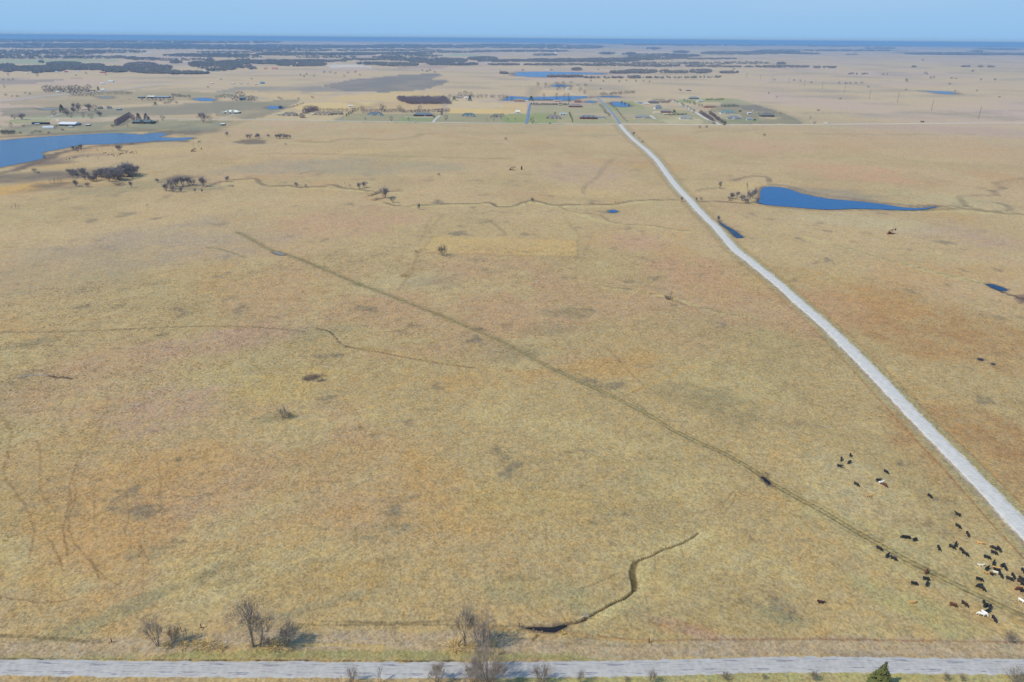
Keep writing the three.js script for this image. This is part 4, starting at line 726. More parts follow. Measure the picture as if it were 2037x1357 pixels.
kind('mid', 'bare_tree', [0, 1, 2, 3].map(() => bare({ levels: 4, stems: 3, kids: 4, spread: 0.75, trunkLen: 0.27, rad: 0.024, twig: 0.0042, fan: 0.4, up: 0.2 })).map((g) => fuzz(g, 170, 0.15, 0.04, round(0.12))), BARK, GREYT);
kind('few', 'bare_tree', [0, 1].map(() => bare({ levels: 3, stems: 2, kids: 3, spread: 0.45, trunkLen: 0.36, rad: 0.028, twig: 0.006, fan: 0.3 })), BARK, GREYT);
kind('snag', 'dead_snag', [bare({ levels: 2, stems: 2, kids: 3, spread: 0.5, trunkLen: 0.5, rad: 0.05, twig: 0.014, fan: 0.3 })], PALE, PALE);
kind('far', 'bare_tree', [0, 1, 2].map(() => fit(stem(0.5, 0.03), cloud(190, 0.2, 0.085, round(0.12)))), BARK, GREYF);
kind('purple', 'purple_tree', [0, 1].map(() => fit(stem(0.5, 0.03), cloud(420, 0.17, 0.14, round(0.0)))), BARK, PURP);
kind('cone', 'cone_tree', [0, 1].map(() => fit(stem(0.6, 0.03), cloud(520, 0.15, 0.15, (u) => 0.5 * Math.pow(1 - u, 0.55) * (0.6 + 0.4 * sm(0, 0.25, u))))), BARK, PURP);
kind('fir', 'fir_tree', [fir(15, 34)], BARK, FIRM);
kind('green', 'evergreen_tree', [0, 1].map(() => fit(stem(0.4, 0.03), cloud(260, 0.17, 0.22, (u) => 0.5 * Math.pow(1 - u, 0.7) + 0.05))), BARK, FIRD);
kind('olive', 'olive_tree', [fit(stem(0.4, 0.03), cloud(220, 0.18, 0.2, round(0.08)))], BARK, OLIVE);
kind('dot', 'prairie_bush', [0, 1].map(() => fit(stem(0.3, 0.05), cloud(60, 0.3, 0.2, round(0)))), BARK, GREYF, true);  // shared by real bushes and the small bare trees of the rows
kind('grass', 'tall_grass_clump', [0, 1].map(() => fit(stem(0.1, 0.01), cloud(150, 0.6, 0.03, (u) => 0.5 * (1 - u * 0.5), 0))), mat('#dcc07c', 1), mat('#dcc07c', 1), true);
const picks = {};
function tree(k, px, py, hpx, wpx, label, group, o = {}) {
  const L = PROTO[k], n = picks[k] = (picks[k] ?? -1) + 1, p = F(px, py), s = ppm(p), h = hpx / (s * Math.cos(dip(p)) * (1 + 0.0)), w = (wpx / s) * (k === 'multi' || k === 'tall' ? 1.22 : 1);
  const c = L[n % L.length].clone(); c.name = numbered(o.name ?? L.plain); c.userData = {};
  p.y = ground(p.x, p.z) - 0.05; c.position.copy(p); c.scale.set(w, h, w * (o.deep ?? 1)); c.rotation.set(0, o.turn ?? R(0, 6.28), 0);
  if (o.lean) { const g = new THREE.Vector3(0, 0, 1); c.rotateOnWorldAxis(g, -o.lean); }
  scene.add(c);
  return tag(c, label, o.category ?? (/shrub|bush/.test(L.plain) ? 'bush' : /grass/.test(L.plain) ? 'grass' : 'tree'), group);
}
// along the near road
tree('multi', 314, 1285, 60, 46, 'leafless many-stemmed tree, leftmost of the roadside trees beyond the paved road', null, { turn: 1 });
tree('bush', 344, 1279, 36, 34, 'leaning grey brush between the leftmost tree and the yellow marker', null, { lean: 0.3 });
tree('few', 371, 1277, 27, 22, 'thin dead sapling standing in golden grass beside the yellow marker');
tree('few', 381, 1275, 18, 20, 'small crooked sapling just right of the thin dead sapling', null, { lean: 0.4 });
tree('snag', 431.6, 1290, 18, 14, 'bleached white snag standing alone in the roadside grass');
tree('tall', 503, 1287, 82, 66, 'tallest bare roadside tree with mossy forked trunk');
tree('tall', 517, 1286, 62, 60, 'bare tree leaning right behind the tallest roadside tree', null, { lean: 0.35 });
tree('bush', 534, 1287, 20, 22, 'low twiggy bush at the foot of the leaning roadside tree');
tree('wide', 570, 1284, 47, 46, 'dense dark crooked tree ending the tall roadside trio', null, { lean: 0.12 });
tree('tall', 925, 1286, 70, 56, 'slender tree in the roadside clump next to the ditch, left one');
tree('multi', 954, 1286, 66, 56, 'bushier dark tree in the roadside clump next to the ditch');
tree('bush', 968, 1286, 34, 30, 'dark thicket against the roadside clump next to the ditch');
tree('wide', 972, 1362, 74, 112, 'biggest spreading bare tree overlapping the paved road');
tree('wide', 941, 1359, 42, 56, 'smaller bare tree crowding the biggest spreading tree', null, {});
tree('wide', 869, 1359, 42, 48, 'bare shrub tree in front of the paved road, left of the biggest tree');
tree('few', 756, 1358, 26, 26, 'sparse sapling on the near verge of the paved road');
tree('bush', 702, 1360, 31, 32, 'twiggy bush on the near verge, cut by the picture edge');
tree('few', 678, 1360, 20, 22, 'small twig cluster beside the cut bush on near verge');
tree('bush', 1078, 1360, 32, 48, 'rounded brown-grey shrub on the near verge, right of the biggest tree');
tree('bush', 1155, 1358, 24, 20, 'narrow grey shrub on the near verge between rounder shrubs');
tree('bush', 1296, 1358, 24, 20, 'upright brush tuft poking over the road edge in mid verge');
tree('bush', 1246, 1357, 9, 16, 'tiny low bush on the green verge before the upright brush');
tree('bush', 1443, 1350, 11, 24, 'low reddish shrub on the green verge');
tree('bush', 1519, 1351, 11, 10, 'small brown shrub on the green verge by the low reddish one');
tree('bush', 1618, 1353, 18, 20, 'pale twiggy shrub on the green verge left of the fir');
tree('snag', 1562, 1347, 7, 7, 'small white dead twig on green verge');
tree('fir', 1749, 1366, 52, 48, 'green pointed fir tree on the near verge of the paved road');
tree('bush', 1880, 1354, 18, 16, 'grey brush just right of the fir');
tree('bush', 1913, 1354, 13, 14, 'smaller grey brush second to the right of the fir');
tree('bush', 2018, 1358, 28, 48, 'wide bare shrub at the right end of the near verge');
tree('bush', 2007, 1277, 23, 26, 'round leafless shrub alone in the pasture corner near the cattle');
tree('snag', 1158, 1228, 14, 18, 'bleached fallen branches lying across the near creek', null, { lean: 0.9, name: 'fallen_branch', category: 'branch' });
for (const [x, y, h, w, l] of [[392, 1287, 9, 26, 'tall golden grass clump under the thin dead sapling'], [415, 1286, 9, 26, 'tall golden grass clump beside the white snag'], [365, 1287, 8, 20, 'tall golden grass at the foot of the leaning brush'], [545, 1288, 8, 26, 'golden grass under the crooked roadside tree'], [905, 1289, 9, 30, 'golden grass before the slender roadside tree'], [938, 1290, 7, 20, 'golden grass in the middle of roadside clump'], [980, 1284, 8, 14, 'rust coloured grass right of the dark roadside thicket'], [440, 1290, 6, 18, 'golden grass just right of the white snag'], [330, 1288, 6, 18, 'golden grass next to the leftmost roadside tree']]) tree('grass', x, y, h, w, l);
// in the pasture
tree('multi', 564, 833, 27, 22, 'lone bare tree beside a green patch amid the pasture');
tree('bush', 575, 829, 10, 16, 'dark bush leaning against the lone pasture tree');
tree('bush', 881, 509, 22, 26, 'round dense tree inside the golden rectangle of grass');
tree('few', 1334, 593, 17, 11, 'slim bare tree at the head of the little ravine');
tree('bush', 1331, 594, 6, 16, 'dark brush around the slim ravine tree');
tree('dot', 828, 502, 4, 6, 'small dark bush where cattle paths meet by the golden grass');
// along the middle creek
tree('mid', 765.5, 394, 24, 24, 'big bare creek tree between the orange cut banks');
tree('mid', 781, 403, 12, 14, 'small leaning tree just below the big creek tree');
tree('few', 795, 409, 8, 8, 'short tree where the creek bends below the cut banks');
tree('mid', 834, 417, 13, 8, 'narrow upright tree standing below the creek line');
tree('few', 871, 407, 9, 7, 'small tree on the creek right of the narrow one');
tree('mid', 716, 376, 13, 14, 'leaning bare tree, nearer of the creek pair left of the cut banks', null, { lean: -0.15 });
tree('mid', 725, 373, 14, 15, 'hazy grey tree, farther of the creek pair left of the cut banks');
tree('mid', 590, 373, 11, 11, 'rounded small tree on the left creek reach');
tree('dot', 609, 373, 6, 5, 'tiny bush on the left creek reach');
tree('few', 686, 367, 6, 4, 'upright sprig beside the creek reach before the pair');
tree('few', 697, 373, 8, 8, 'small grey tree beside the creek just before the pair');
tree('few', 672, 373, 8, 6, 'thin grey tree beside the creek, first before the pair');
tree('few', 1046, 409, 9, 8, 'small thorny tree by the blue creek pool');
tree('mid', 1059, 402, 9, 9, 'dark small tree on the creek bend past the blue pool');
tree('few', 1225, 407, 9, 9, 'bare shrub at the pale creek pool');
tree('few', 1146, 418, 6, 5, 'thin sprig in the draw below the creek'); tree('few', 1167, 423, 7, 5, 'second thin sprig in the draw below the creek');
tree('mid', 1356, 401, 10, 8, 'leafless tree where the creek meets the gravel road');
tree('mid', 1385, 401, 10, 6, 'red-brown brush across the gravel road from the culvert'); tree('dot', 1394, 398, 5, 6, 'low brush right of the culvert');
tree('mid', 1432, 376, 16, 9, 'split bare tree on the slope above the creek, left of pond');
tree('few', 1487, 379, 18, 9, 'thin forked tree above the pond thicket', null, { lean: -0.2 });
for (const [x, y, h, w, l] of [[1455, 396, 14, 16, 'brushy grey tree at the left end of the pond thicket'], [1465, 393, 13, 12, 'thin tree in the middle of the pond thicket'], [1475, 399, 14, 16, 'grey tree next to the dense leaning trees by the pond'], [1487, 403, 26, 16, 'dense leaning grey tree by the pond dam'], [1497, 395, 22, 15, 'tallest dense grey tree by the pond dam'], [1482, 404, 12, 18, 'dark brush under the leaning trees by the pond dam'], [1505, 405, 14, 10, 'bent tree right beside the pond water'], [1450, 399, 8, 12, 'dark low brush along the creek left of pond thicket']]) tree('mid', x, y, h, w, l, null, { lean: 0.15 });
tree('mid', 1429, 440, 13, 9, 'bare tree at the head of the roadside pool'); for (const [x, y] of [[1444, 452], [1458, 464], [1463, 461]]) tree('few', x, y, 6, 7, 'reedy brush along the roadside pool', 'brush along the roadside pool');
tree('mid', 1260, 270, 8, 8, 'dark bare tree beside the upper gravel road'); tree('few', 1271, 279, 7, 7, 'second bare tree beside the upper gravel road'); tree('dot', 1278, 284, 4, 5, 'low brush beside the upper gravel road');
for (const [x, y] of [[1006, 278], [873, 349], [1392, 255], [1405, 254], [1520, 271], [1620, 247]]) tree('dot', x, y, 4.5, 5, 'tiny scattered bush in dry grass around the section road', 'bushes around the section road');
// grove below the lake
for (let i = 0; i < 38; i++) { const u = i / 37, x = 142 + u * 132 + R(-4, 4), y = lerp(356, 355, u) + R(-6, 6) + (u > 0.75 ? -4 : 0) - (u < 0.25 ? 3 : 0), h = lerp(13, 27, sm(0.2, 0.85, u)) * R(0.75, 1.1) * (u > 0.93 ? 0.7 : 1); tree('mid', x, y, h, h * R(0.95, 1.35), 'bare tree in the long creek grove below the lake', 'trees of the long creek grove'); }
for (const [x, y, h, w] of [[102, 366, 12, 7], [109, 366, 13, 6], [116, 363, 12, 7], [122, 364, 11, 8]]) tree('few', x, y, h, w, 'thin bare tree standing between orange grass and the long grove', 'thin trees by the orange grass');
tree('mid', 152, 371, 14, 13, 'grey tree in front of the long creek grove'); tree('bush', 175, 372, 10, 14, 'dark bush below the long creek grove'); tree('mid', 262, 374, 14, 11, 'single tree just below the thick end of the long grove'); tree('bush', 235, 368, 7, 34, 'reddish brush along the foot of the long grove'); tree('bush', 69, 343, 9, 12, 'dark shrub on the muddy flat below the lake'); tree('bush', 77, 346, 6, 8, 'smaller shrub on the muddy flat below the lake');
for (const [x, y, h, w] of [[331, 380, 18, 18], [341, 376, 20, 20], [352, 372, 20, 22], [364, 370, 20, 22], [376, 368, 20, 20], [345, 382, 13, 16], [360, 382, 10, 12], [388, 383, 9, 7], [402, 383, 8, 5], [384, 370, 14, 16]]) tree('mid', x, y, h, w, 'bare tree in the open grove along the creek', 'trees of the open creek grove');
tree('mid', 405, 371, 20, 21, 'rounded tree at the right end of the open grove'); tree('mid', 452, 362, 12, 13, 'lone tree on the creek past the open grove'); tree('mid', 314, 363, 9, 10, 'small tree left of the open grove'); tree('dot', 460, 371, 3, 9, 'reddish low bush below the creek line');
for (const [x, y, h] of [[24, 416, 9], [32, 416, 13], [38, 416, 12]]) tree('few', x, y, h, 8, 'bare thin tree on the left rise', 'bare trees on the left rise'); tree('few', 293, 412, 7, 8, 'thin sprig on the rise near of the open grove');
tree('mid', 155, 303, 13, 12, 'dark tree on the lake shore, nearest the water'); tree('mid', 162, 299, 13, 13, 'bare tree behind the dark shore tree'); tree('mid', 147, 300, 10, 10, 'low tree left of the dark shore tree'); tree('mid', 238, 300, 14, 17, 'spreading bare tree above the lakeside herd'); tree('few', 234, 300, 11, 8, 'thin companion of the spreading tree above the herd'); tree('few', 225, 303, 7, 4, 'slim brown tree left of the herd tree'); tree('few', 195, 302, 9, 7, 'thin tree between the shore trees and the herd'); tree('few', 196, 319, 9, 5, 'small sapling below the lakeside cattle'); tree('dot', 89, 315, 5, 5, 'bush on the lake point'); tree('dot', 262, 287, 3, 4, 'tiny shore bush right of the herd');
for (const [x, y, h, w] of [[498, 276, 10, 10], [492, 275, 8, 8], [515, 276, 11, 11], [510, 275, 8, 8], [452, 271, 9, 9], [534, 273, 6, 8]]) tree('mid', x, y, h, w, 'bare tree along the draw above the muddy pale pond', 'trees by the muddy pale pond');
for (const [x, h, w] of [[551, 9, 10], [557, 11, 11], [564, 11, 12], [571, 9, 10], [577, 8, 8]]) tree('mid', x, 276, h, w, 'bare tree in the short row right of muddy pond', 'short row of trees right of muddy pond'); tree('dot', 568, 288, 3, 4, 'tiny bush below the short tree row');
// farm and houses by the lake
tree('green', 125, 226, 16, 11, 'tall dark evergreen at the farm lane'); tree('purple', 133, 226, 9, 9, 'low purple tree beside the tall farm evergreen');
for (const [x, y, h, w, l] of [[44, 238, 14, 17, 'wide dark bare tree in the left meadow'], [29, 237, 9, 9, 'smaller tree beside the wide meadow tree'], [108, 230, 10, 10, 'bare tree at the farm lane bend'], [23, 254, 9, 7, 'grey tree by the farm pens'], [155, 224, 20, 20, 'tallest bare tree over the pink farmhouse'], [147, 225, 12, 12, 'grey tree in front of tallest farmhouse tree'], [177, 221, 15, 20, 'broad bare tree behind the pink farmhouse'], [190, 220, 10, 12, 'bare tree beside the small dark farm house'], [142, 234, 11, 9, 'pale tree in the farm meadow'], [135, 233, 9, 6, 'thin tree in the farm meadow'], [166, 234, 9, 6, 'small dark-footed tree in the farm meadow'], [182, 236, 9, 11, 'round bare tree along the section road by the farm'], [199, 232, 12, 15, 'wide grey tree in the farm meadow, rightmost'], [324, 240, 9, 9, 'rounded tree on the section road near cone trees'], [9, 175, 5, 5, 'bare tree on far left pasture'], [405, 243, 19, 26, 'large bare tree by the section road'], [418, 240, 8, 9, 'small tree beside the large section road tree']]) tree(h > 11 ? 'mid' : 'far', x, y, h, w, l);
for (let i = 0; i < 10; i++) tree('bush', 4 + i * 2.8, 268 - R(0, 3), 8, 8, 'grey bush in the hedge on the left lake bank', 'hedge on the left lake bank');
for (const [x, y] of [[41, 266], [72, 263], [80, 264], [65, 266], [125, 260], [98, 266], [112, 253], [48, 252]]) tree('bush', x, y, 4.5, 8, 'low bush on the far lake bank', 'bushes on the far lake bank');
for (let i = 0; i < 11; i++) tree('purple', lerp(233, 259, i / 10), lerp(251, 234.5, i / 10), lerp(12, 10, i / 10), 8.5, 'purple tree in the dense slanting windbreak by the lake', 'slanting windbreak by the lake');
tree('purple', 266, 240, 10, 8, 'purple tree ending the slanting windbreak'); tree('bush', 225, 253.5, 6, 10, 'bare brush at the low end of the windbreak');
tree('cone', 277, 242, 15, 12, 'purple cone-shaped tree behind the lake house, left one'); tree('cone', 291, 242, 15, 11, 'purple cone-shaped tree behind the lake house, middle one', null, { lean: 0.1 }); tree('cone', 297, 243, 10, 9, 'shorter cone-shaped tree at the lake house right end'); tree('green', 302, 247, 6, 6, 'small evergreen beside the lake house'); tree('dot', 313, 245, 5, 5, 'round reddish bush right of lake house'); tree('dot', 254, 252, 4, 3, 'tiny tree on the lake house lawn'); tree('green', 309.5, 209, 6, 6, 'dark lone evergreen amid the far pasture');
for (const [x, y] of [[328, 207], [333, 206], [338, 205], [320, 201], [341, 201], [352, 206]]) tree('dot', x, y, 3.4, 5, 'reddish brush near the lone far evergreen', 'brush near the lone far evergreen');
// belts, groves and rows beyond the section road
const row = (k, n, x0, y0, x1, y1, h, w, label, group, o) => { for (let i = 0; i < n; i++) { const u = n > 1 ? i / (n - 1) : 0; tree(k === 'far' && h <= 5.5 ? 'dot' : k, lerp(x0, x1, u) + R(-0.25, 0.25) * (Math.abs(x1 - x0) / n), lerp(y0, y1, u) + R(-0.4, 0.4), h * R(0.8, 1.15), w * R(0.85, 1.15), label, group, o); } };  // small far trees are drawn with the rounded bush shape
row('far', 13, 90, 183, 178, 182, 11, 10, 'bare tree in the farm belt above the highway', 'farm belt above the highway'); row('far', 10, 92, 183.5, 176, 183, 7, 9, 'low tree in front of the farm belt above the highway', 'front of the farm belt');
row('far', 7, 144, 190, 186, 191, 7.5, 9, 'bare tree in the belt just below the highway', 'belt just below the highway'); row('far', 10, 192, 188, 258, 187.5, 6, 8, 'bare tree in the right belt below the highway', 'right belt below the highway'); tree('green', 196, 180, 7, 5, 'evergreen at the right end of farm belt');
row('far', 5, 462, 200, 505, 200, 9, 11, 'bare tree around the blue farmhouse', 'trees around the blue farmhouse'); tree('far', 478, 199, 15, 20, 'largest rounded tree at the blue farmhouse'); tree('far', 500, 200, 9, 14, 'wide tree right of the blue farmhouse');
row('far', 8, 285, 200, 345, 199, 5, 5, 'small tree in the row below the long grey barn', 'row below the long grey barn'); row('far', 7, 345, 192, 376, 194, 5, 5, 'small tree between barn and farm pond', 'trees between barn and farm pond'); row('far', 4, 432, 196, 455, 194, 7, 8, 'bare tree between farm pond and blue farmhouse', 'trees left of the blue farmhouse');
row('far', 5, 556, 274 - 58, 560, 216, 5, 4, 'small tree on the pond bank behind houses', 'pond bank trees'); row('purple', 7, 607, 226, 630, 219, 8, 9, 'dark purple tree in the curved hedge between houses', 'curved hedge between houses'); tree('purple', 601, 234.5, 8, 12, 'dark rounded bush clump between the first two houses'); row('far', 5, 606, 220, 621, 217, 7, 8, 'hazy bare tree behind the curved hedge', 'hazy trees behind the curved hedge');
row('green', 9, 577, 215, 604, 206, 2.6, 2.6, 'small dark cedar in the slanting fence row', 'slanting cedar row');
row('far', 20, 634, 223, 712, 222, 6.5, 5, 'bare tree in the row behind the long tan house', 'row behind the long tan house'); row('green', 4, 690, 231, 702, 225, 5, 4, 'green cedar in the short slanting row', 'short slanting cedar row'); row('far', 4, 705, 222, 722, 218, 7, 9, 'grey tree above the cedar row', 'grey trees above the cedar row');
row('far', 16, 722, 224, 800, 223, 7, 8, 'bare tree in the brushy creek behind the blue-roofed house', 'brushy creek behind the blue-roofed house'); row('far', 14, 800, 224, 890, 222, 5.5, 8, 'bare tree in the thicket left of gold field', 'thicket left of the gold field'); for (const [x, y, h] of [[760, 221, 12], [765, 222, 11], [795, 221, 10], [836, 219, 8]]) tree('far', x, y, h, 9, 'taller grey tree in the brushy creek', 'taller trees of the brushy creek');
tree('purple', 880, 224, 8, 5, 'dark purple cone tree behind the white driveway', null, {}); tree('green', 878.5, 229, 6, 5, 'dark evergreen at the top of the white driveway'); tree('green', 863.5, 234, 4.5, 5, 'small evergreen beside the white driveway'); tree('far', 887.5, 239.5, 10, 8, 'brown bare tree right of the white driveway'); tree('far', 779, 241, 9, 8, 'bare tree on the lawn left of brick house'); tree('far', 813, 240.5, 7, 5, 'small tree on the brick house lawn'); tree('far', 727, 239, 5, 4, 'thin tree on the lawn of the blue-roofed house');
row('far', 5, 977, 236, 1000, 231, 6, 6, 'bare tree around the small grey house', 'trees around the small grey house'); for (const [x, y] of [[968, 240], [983, 241], [997, 239], [1011, 240], [1025, 239]]) tree('far', x, y, 5, 3, 'thin young tree by the section road', 'young trees by the section road');
row('far', 14, 895, 196, 1000, 194, 6, 8, 'bare tree in the belt around the white barns', 'belt around the white barns'); tree('green', 934.5, 201, 9, 9, 'round dark evergreen beside the white barn'); tree('green', 903.5, 200, 7, 7, 'dark evergreen left of the small white shed'); for (const [x, y] of [[915, 189], [925, 187], [936, 189]]) tree('far', x, y + 4, 9, 9, 'hazy tree behind the white barns', 'hazy trees behind white barns');
row('green', 26, 1058, 209, 1130, 209, 4, 3.4, 'dark cedar in the hedge row near of the long pond', 'cedar hedge near of the long pond'); tree('green', 1056.5, 201, 8.5, 12, 'big dark evergreen at the end of the blue-grey street'); tree('olive', 1132, 203, 6.5, 6, 'green tree by the long pond'); row('far', 14, 1065, 201, 1098, 201, 3.4, 3, 'little tree along the long pond shore', 'little trees along the long pond shore'); for (const [x, y, w] of [[1009, 196, 6], [1018, 199, 8]]) tree('far', x, y + 2, 8, w, 'dark tree in the left end of the long pond', 'trees at the left end of the long pond');
for (const [x, y, h] of [[1082, 190, 6], [1107, 190, 7], [1123, 190, 5], [1131, 190, 6]]) tree('far', x, y + 2, h, 6, 'bare tree on the far shore of the long pond', 'far shore of the long pond'); for (const [x, y, h] of [[1109, 180, 9], [1114, 178, 9], [1122, 177, 8], [1135, 179, 9], [1154, 183, 8], [1163, 187, 7], [1085, 172, 7], [1070, 172, 7], [1108, 168, 5], [1121, 166, 4], [1136, 166, 4], [1150, 172, 4], [1165, 172, 5]]) tree('far', x, y, h, 7.5, 'bare tree around the pond farmhouse', 'trees around the pond farmhouse');
tree('olive', 1104, 228, 4.5, 5, 'green bush behind the purple-roofed house'); tree('olive', 1133, 228, 5, 4.5, 'olive cedar heading the slanting cedar line'); row('olive', 5, 1134, 230, 1138.5, 239.5, 3.4, 3.4, 'olive cedar in the slanting line beside the brick house', 'slanting olive cedar line'); tree('green', 1138.6, 242.8, 3, 3, 'small dark bush below the cedar line'); tree('far', 1059, 246, 11, 9, 'crooked bare tree on the section road by the street'); row('far', 3, 1195, 212, 1203, 222, 6, 6, 'dark tree along the paved street', 'dark trees along the paved street'); row('far', 4, 1203, 224, 1212, 231, 5, 4, 'bare tree along the lower paved street', 'bare trees along the lower paved street'); row('far', 10, 1216, 208, 1246, 242, 3, 4, 'low brush in the fence row right of the paved street', 'brush row right of the paved street');
row('far', 12, 1195, 190, 1260, 186, 5, 6, 'bare brush around the thin pond', 'brush around the thin pond'); for (const [x, y] of [[1237, 204], [1243, 207], [1251, 211]]) tree('green', x, y, 3.5, 4, 'dark bush at the bright blue pond', 'bushes at the bright blue pond');
row('far', 16, 1290, 205, 1330, 205, 4.5, 4.5, 'tree in the yard row by the dark roofs', 'yard row by the dark roofs'); row('far', 9, 1300, 199, 1322, 199, 2.6, 2.4, 'young tree behind the dark roofs', 'young trees behind the dark roofs'); tree('far', 1331, 203, 6, 5, 'dark bare tree at the top of the pale lane'); tree('green', 1341, 225, 6, 8, 'dark green tree beside the brick house with purple roof'); row('green', 16, 1329, 229.5, 1365, 228.5, 2.8, 2.6, 'dark cedar in the straight garden hedge', 'straight garden hedge'); row('far', 8, 1336, 201, 1380, 222, 5, 4.5, 'bare tree beside the pale lane', 'trees beside the pale lane'); tree('far', 1380, 225, 6, 6, 'bare tree at the lane corner'); row('far', 7, 1362, 203, 1395, 212, 5, 4, 'grey tree on the inner side of pale lane', 'inner lane trees');
row('purple', 13, 1394, 226, 1417, 241, 6, 5.5, 'dark red-brown tree on the left side of the lane avenue', 'left avenue trees'); row('purple', 12, 1412, 227, 1431, 241, 6, 5.5, 'dark red-brown tree on the right side of the lane avenue', 'right avenue trees'); tree('purple', 1420, 246.5, 6.5, 6, 'darkest tree at the foot of the lane avenue'); row('green', 5, 1434, 244, 1444, 246, 6, 3.5, 'dark cedar at the lane entrance', 'cedars at the lane entrance'); tree('far', 1411, 244, 6, 3, 'thin brown tree below the avenue');
row('olive', 9, 1405, 200, 1438, 199.5, 3.6, 4, 'green shrub by the far white house', 'green shrubs by the far white house'); row('far', 12, 1436, 213, 1468, 212, 4.4, 4, 'small tree right of the orange brick house', 'trees right of the orange brick house'); for (const [x, y] of [[1509, 228], [1524, 226], [1539, 227], [1553, 228], [1421, 223], [1415, 221]]) tree('far', x, y, 4, 3, 'little yard tree around the dark roofed house', 'yard trees around the dark roofed house'); tree('far', 1612, 237, 5, 4, 'lone bush at the corner of the dark field');
// the rectangular woodlot reads as one mass
{
  const g = mergeGeometries([PROTO.far[0].children[0].geometry, PROTO.far[0].children[1].geometry]), n = 420, m = new THREE.InstancedMesh(g, mat('#93868a', 1), n), M = new THREE.Matrix4(), Q = new THREE.Quaternion();
  for (let i = 0; i < n; i++) { const v = rnd(), x0 = lerp(786, 812, v), x1 = lerp(884, 897, v), p = F(lerp(x0, x1, rnd()), lerp(197.5, 207.5, v)), s = ppm(p); M.compose(p, Q.setFromAxisAngle(new THREE.Vector3(0, 1, 0), R(0, 6.28)), new THREE.Vector3(7 / s, R(5, 7.5) / s, 7 / s)); m.setMatrixAt(i, M); }
  m.name = 'woodlot'; m.castShadow = m.receiveShadow = true; scene.add(m); tag(m, 'purple-grey rectangular woodlot of bare trees beyond the golden fields', 'woods', null, 'stuff');
}
// single bushes over the far plain
const dots = []; for (const q of [[1541, 160], [1579.5, 160.5], [1592, 162], [1614, 165.5], [1669, 166.5], [1683, 167], [1691, 167], [1702, 166.5], [1714, 166], [1671, 197.5], [1727, 174.5], [1889, 168.5], [1803, 160.5], [1804, 163], [1843, 148.5], [1951, 160], [1979, 160], [1893, 157], [1901, 157.5], [1851, 156], [1857, 155], [1988, 194], [1935, 143], [1835, 120.5], [1840, 147], [1765, 149], [1757, 149.5], [1529, 187], [1545, 194], [1628, 221], [1802, 180], [1900, 182], [1943, 182], [1175, 162], [1200, 163], [1232, 163], [1246, 162], [1195, 178], [1352, 180], [1265, 163], [1280, 163], [1292, 164], [865, 145], [1040, 141], [855, 141], [1097, 140], [1190, 140], [1460, 139], [205, 142.5], [172, 147], [211, 150], [152, 151], [75, 152], [17, 149.5], [7, 160], [18, 160], [26, 160], [12, 190], [24, 192.5], [35, 192.5], [60, 188], [50, 186], [685, 152.5], [692, 145.5], [667, 147], [716, 151], [707, 145], [610, 149], [598, 151], [645, 145], [657, 145], [340, 137], [352, 141], [440, 159], [500, 158], [414, 174.5], [622, 195.5], [594, 198], [560, 198], [555, 196], [625, 152.5], [605, 153.5], [840, 142], [850, 143.5]]) dots.push(q);
for (const [x, y] of dots) tree('dot', x, y, 2.6 + rnd() * 1.2, 3 + rnd() * 2, x < 560 ? 'isolated dark bush on the far left pastures' : x < 1350 ? 'isolated dark bush around burnt field and far lake' : 'isolated dark bush on the plain of power poles', x < 560 ? 'bushes of the far left pastures' : x < 1350 ? 'bushes around burnt field and far lake' : 'bushes of the power pole plain');
// woods too far off to tell the trees apart
{
  const clump = tris(cloud(46, 0.5, 0.34, (u) => 0.5 * Math.sqrt(1 - u * u * 0.7), 0)), list = [];
  for (const [cx, cy, rx, ry, d] of WOODS) { const n = Math.round(rx * ry * 4 * 1.3 * d); for (let i = 0; i < n; i++) { let x = cx + R(-1, 1) * rx, y = cy + R(-1, 1) * ry * Math.pow(Math.max(0, 1 - ((x - cx) / rx) ** 2), 0.35); if (noise(x / 13 + 4, y / 1.9) < (y < 100 ? -0.3 : -0.35)) continue; if (noise(x / 2.7 + 9, y / 0.9) < -0.3) continue; const p = F(x, y + 0.8); if (p.y < -400) continue; list.push([p, ppm(p)]); } }
  const m = new THREE.InstancedMesh(clump, mat('#a6a29c', 1), list.length), M = new THREE.Matrix4(), Q = new THREE.Quaternion(), c = new THREE.Color();
  list.forEach(([p, s], i) => { const w = Math.min(46, Math.max(9, (s > 0.2 ? 1.4 : 2.1) / s) * R(0.6, 1.4)), h = Math.max(9, 1.3 / s) * R(0.6, 1.15); M.compose(p, Q.setFromAxisAngle(new THREE.Vector3(0, 1, 0), R(0, 6.28)), new THREE.Vector3(w, h, w * 0.8)); m.setMatrixAt(i, M); const t = R(0.75, 1.25); m.setColorAt(i, c.setRGB(t, t * R(0.96, 1.04), t)); });
  m.name = 'distant_woods'; m.castShadow = m.receiveShadow = true; scene.add(m); tag(m, 'bare winter woods in bands across the far plain', 'woods', null, 'stuff');
  console.log('woods', list.length);
}
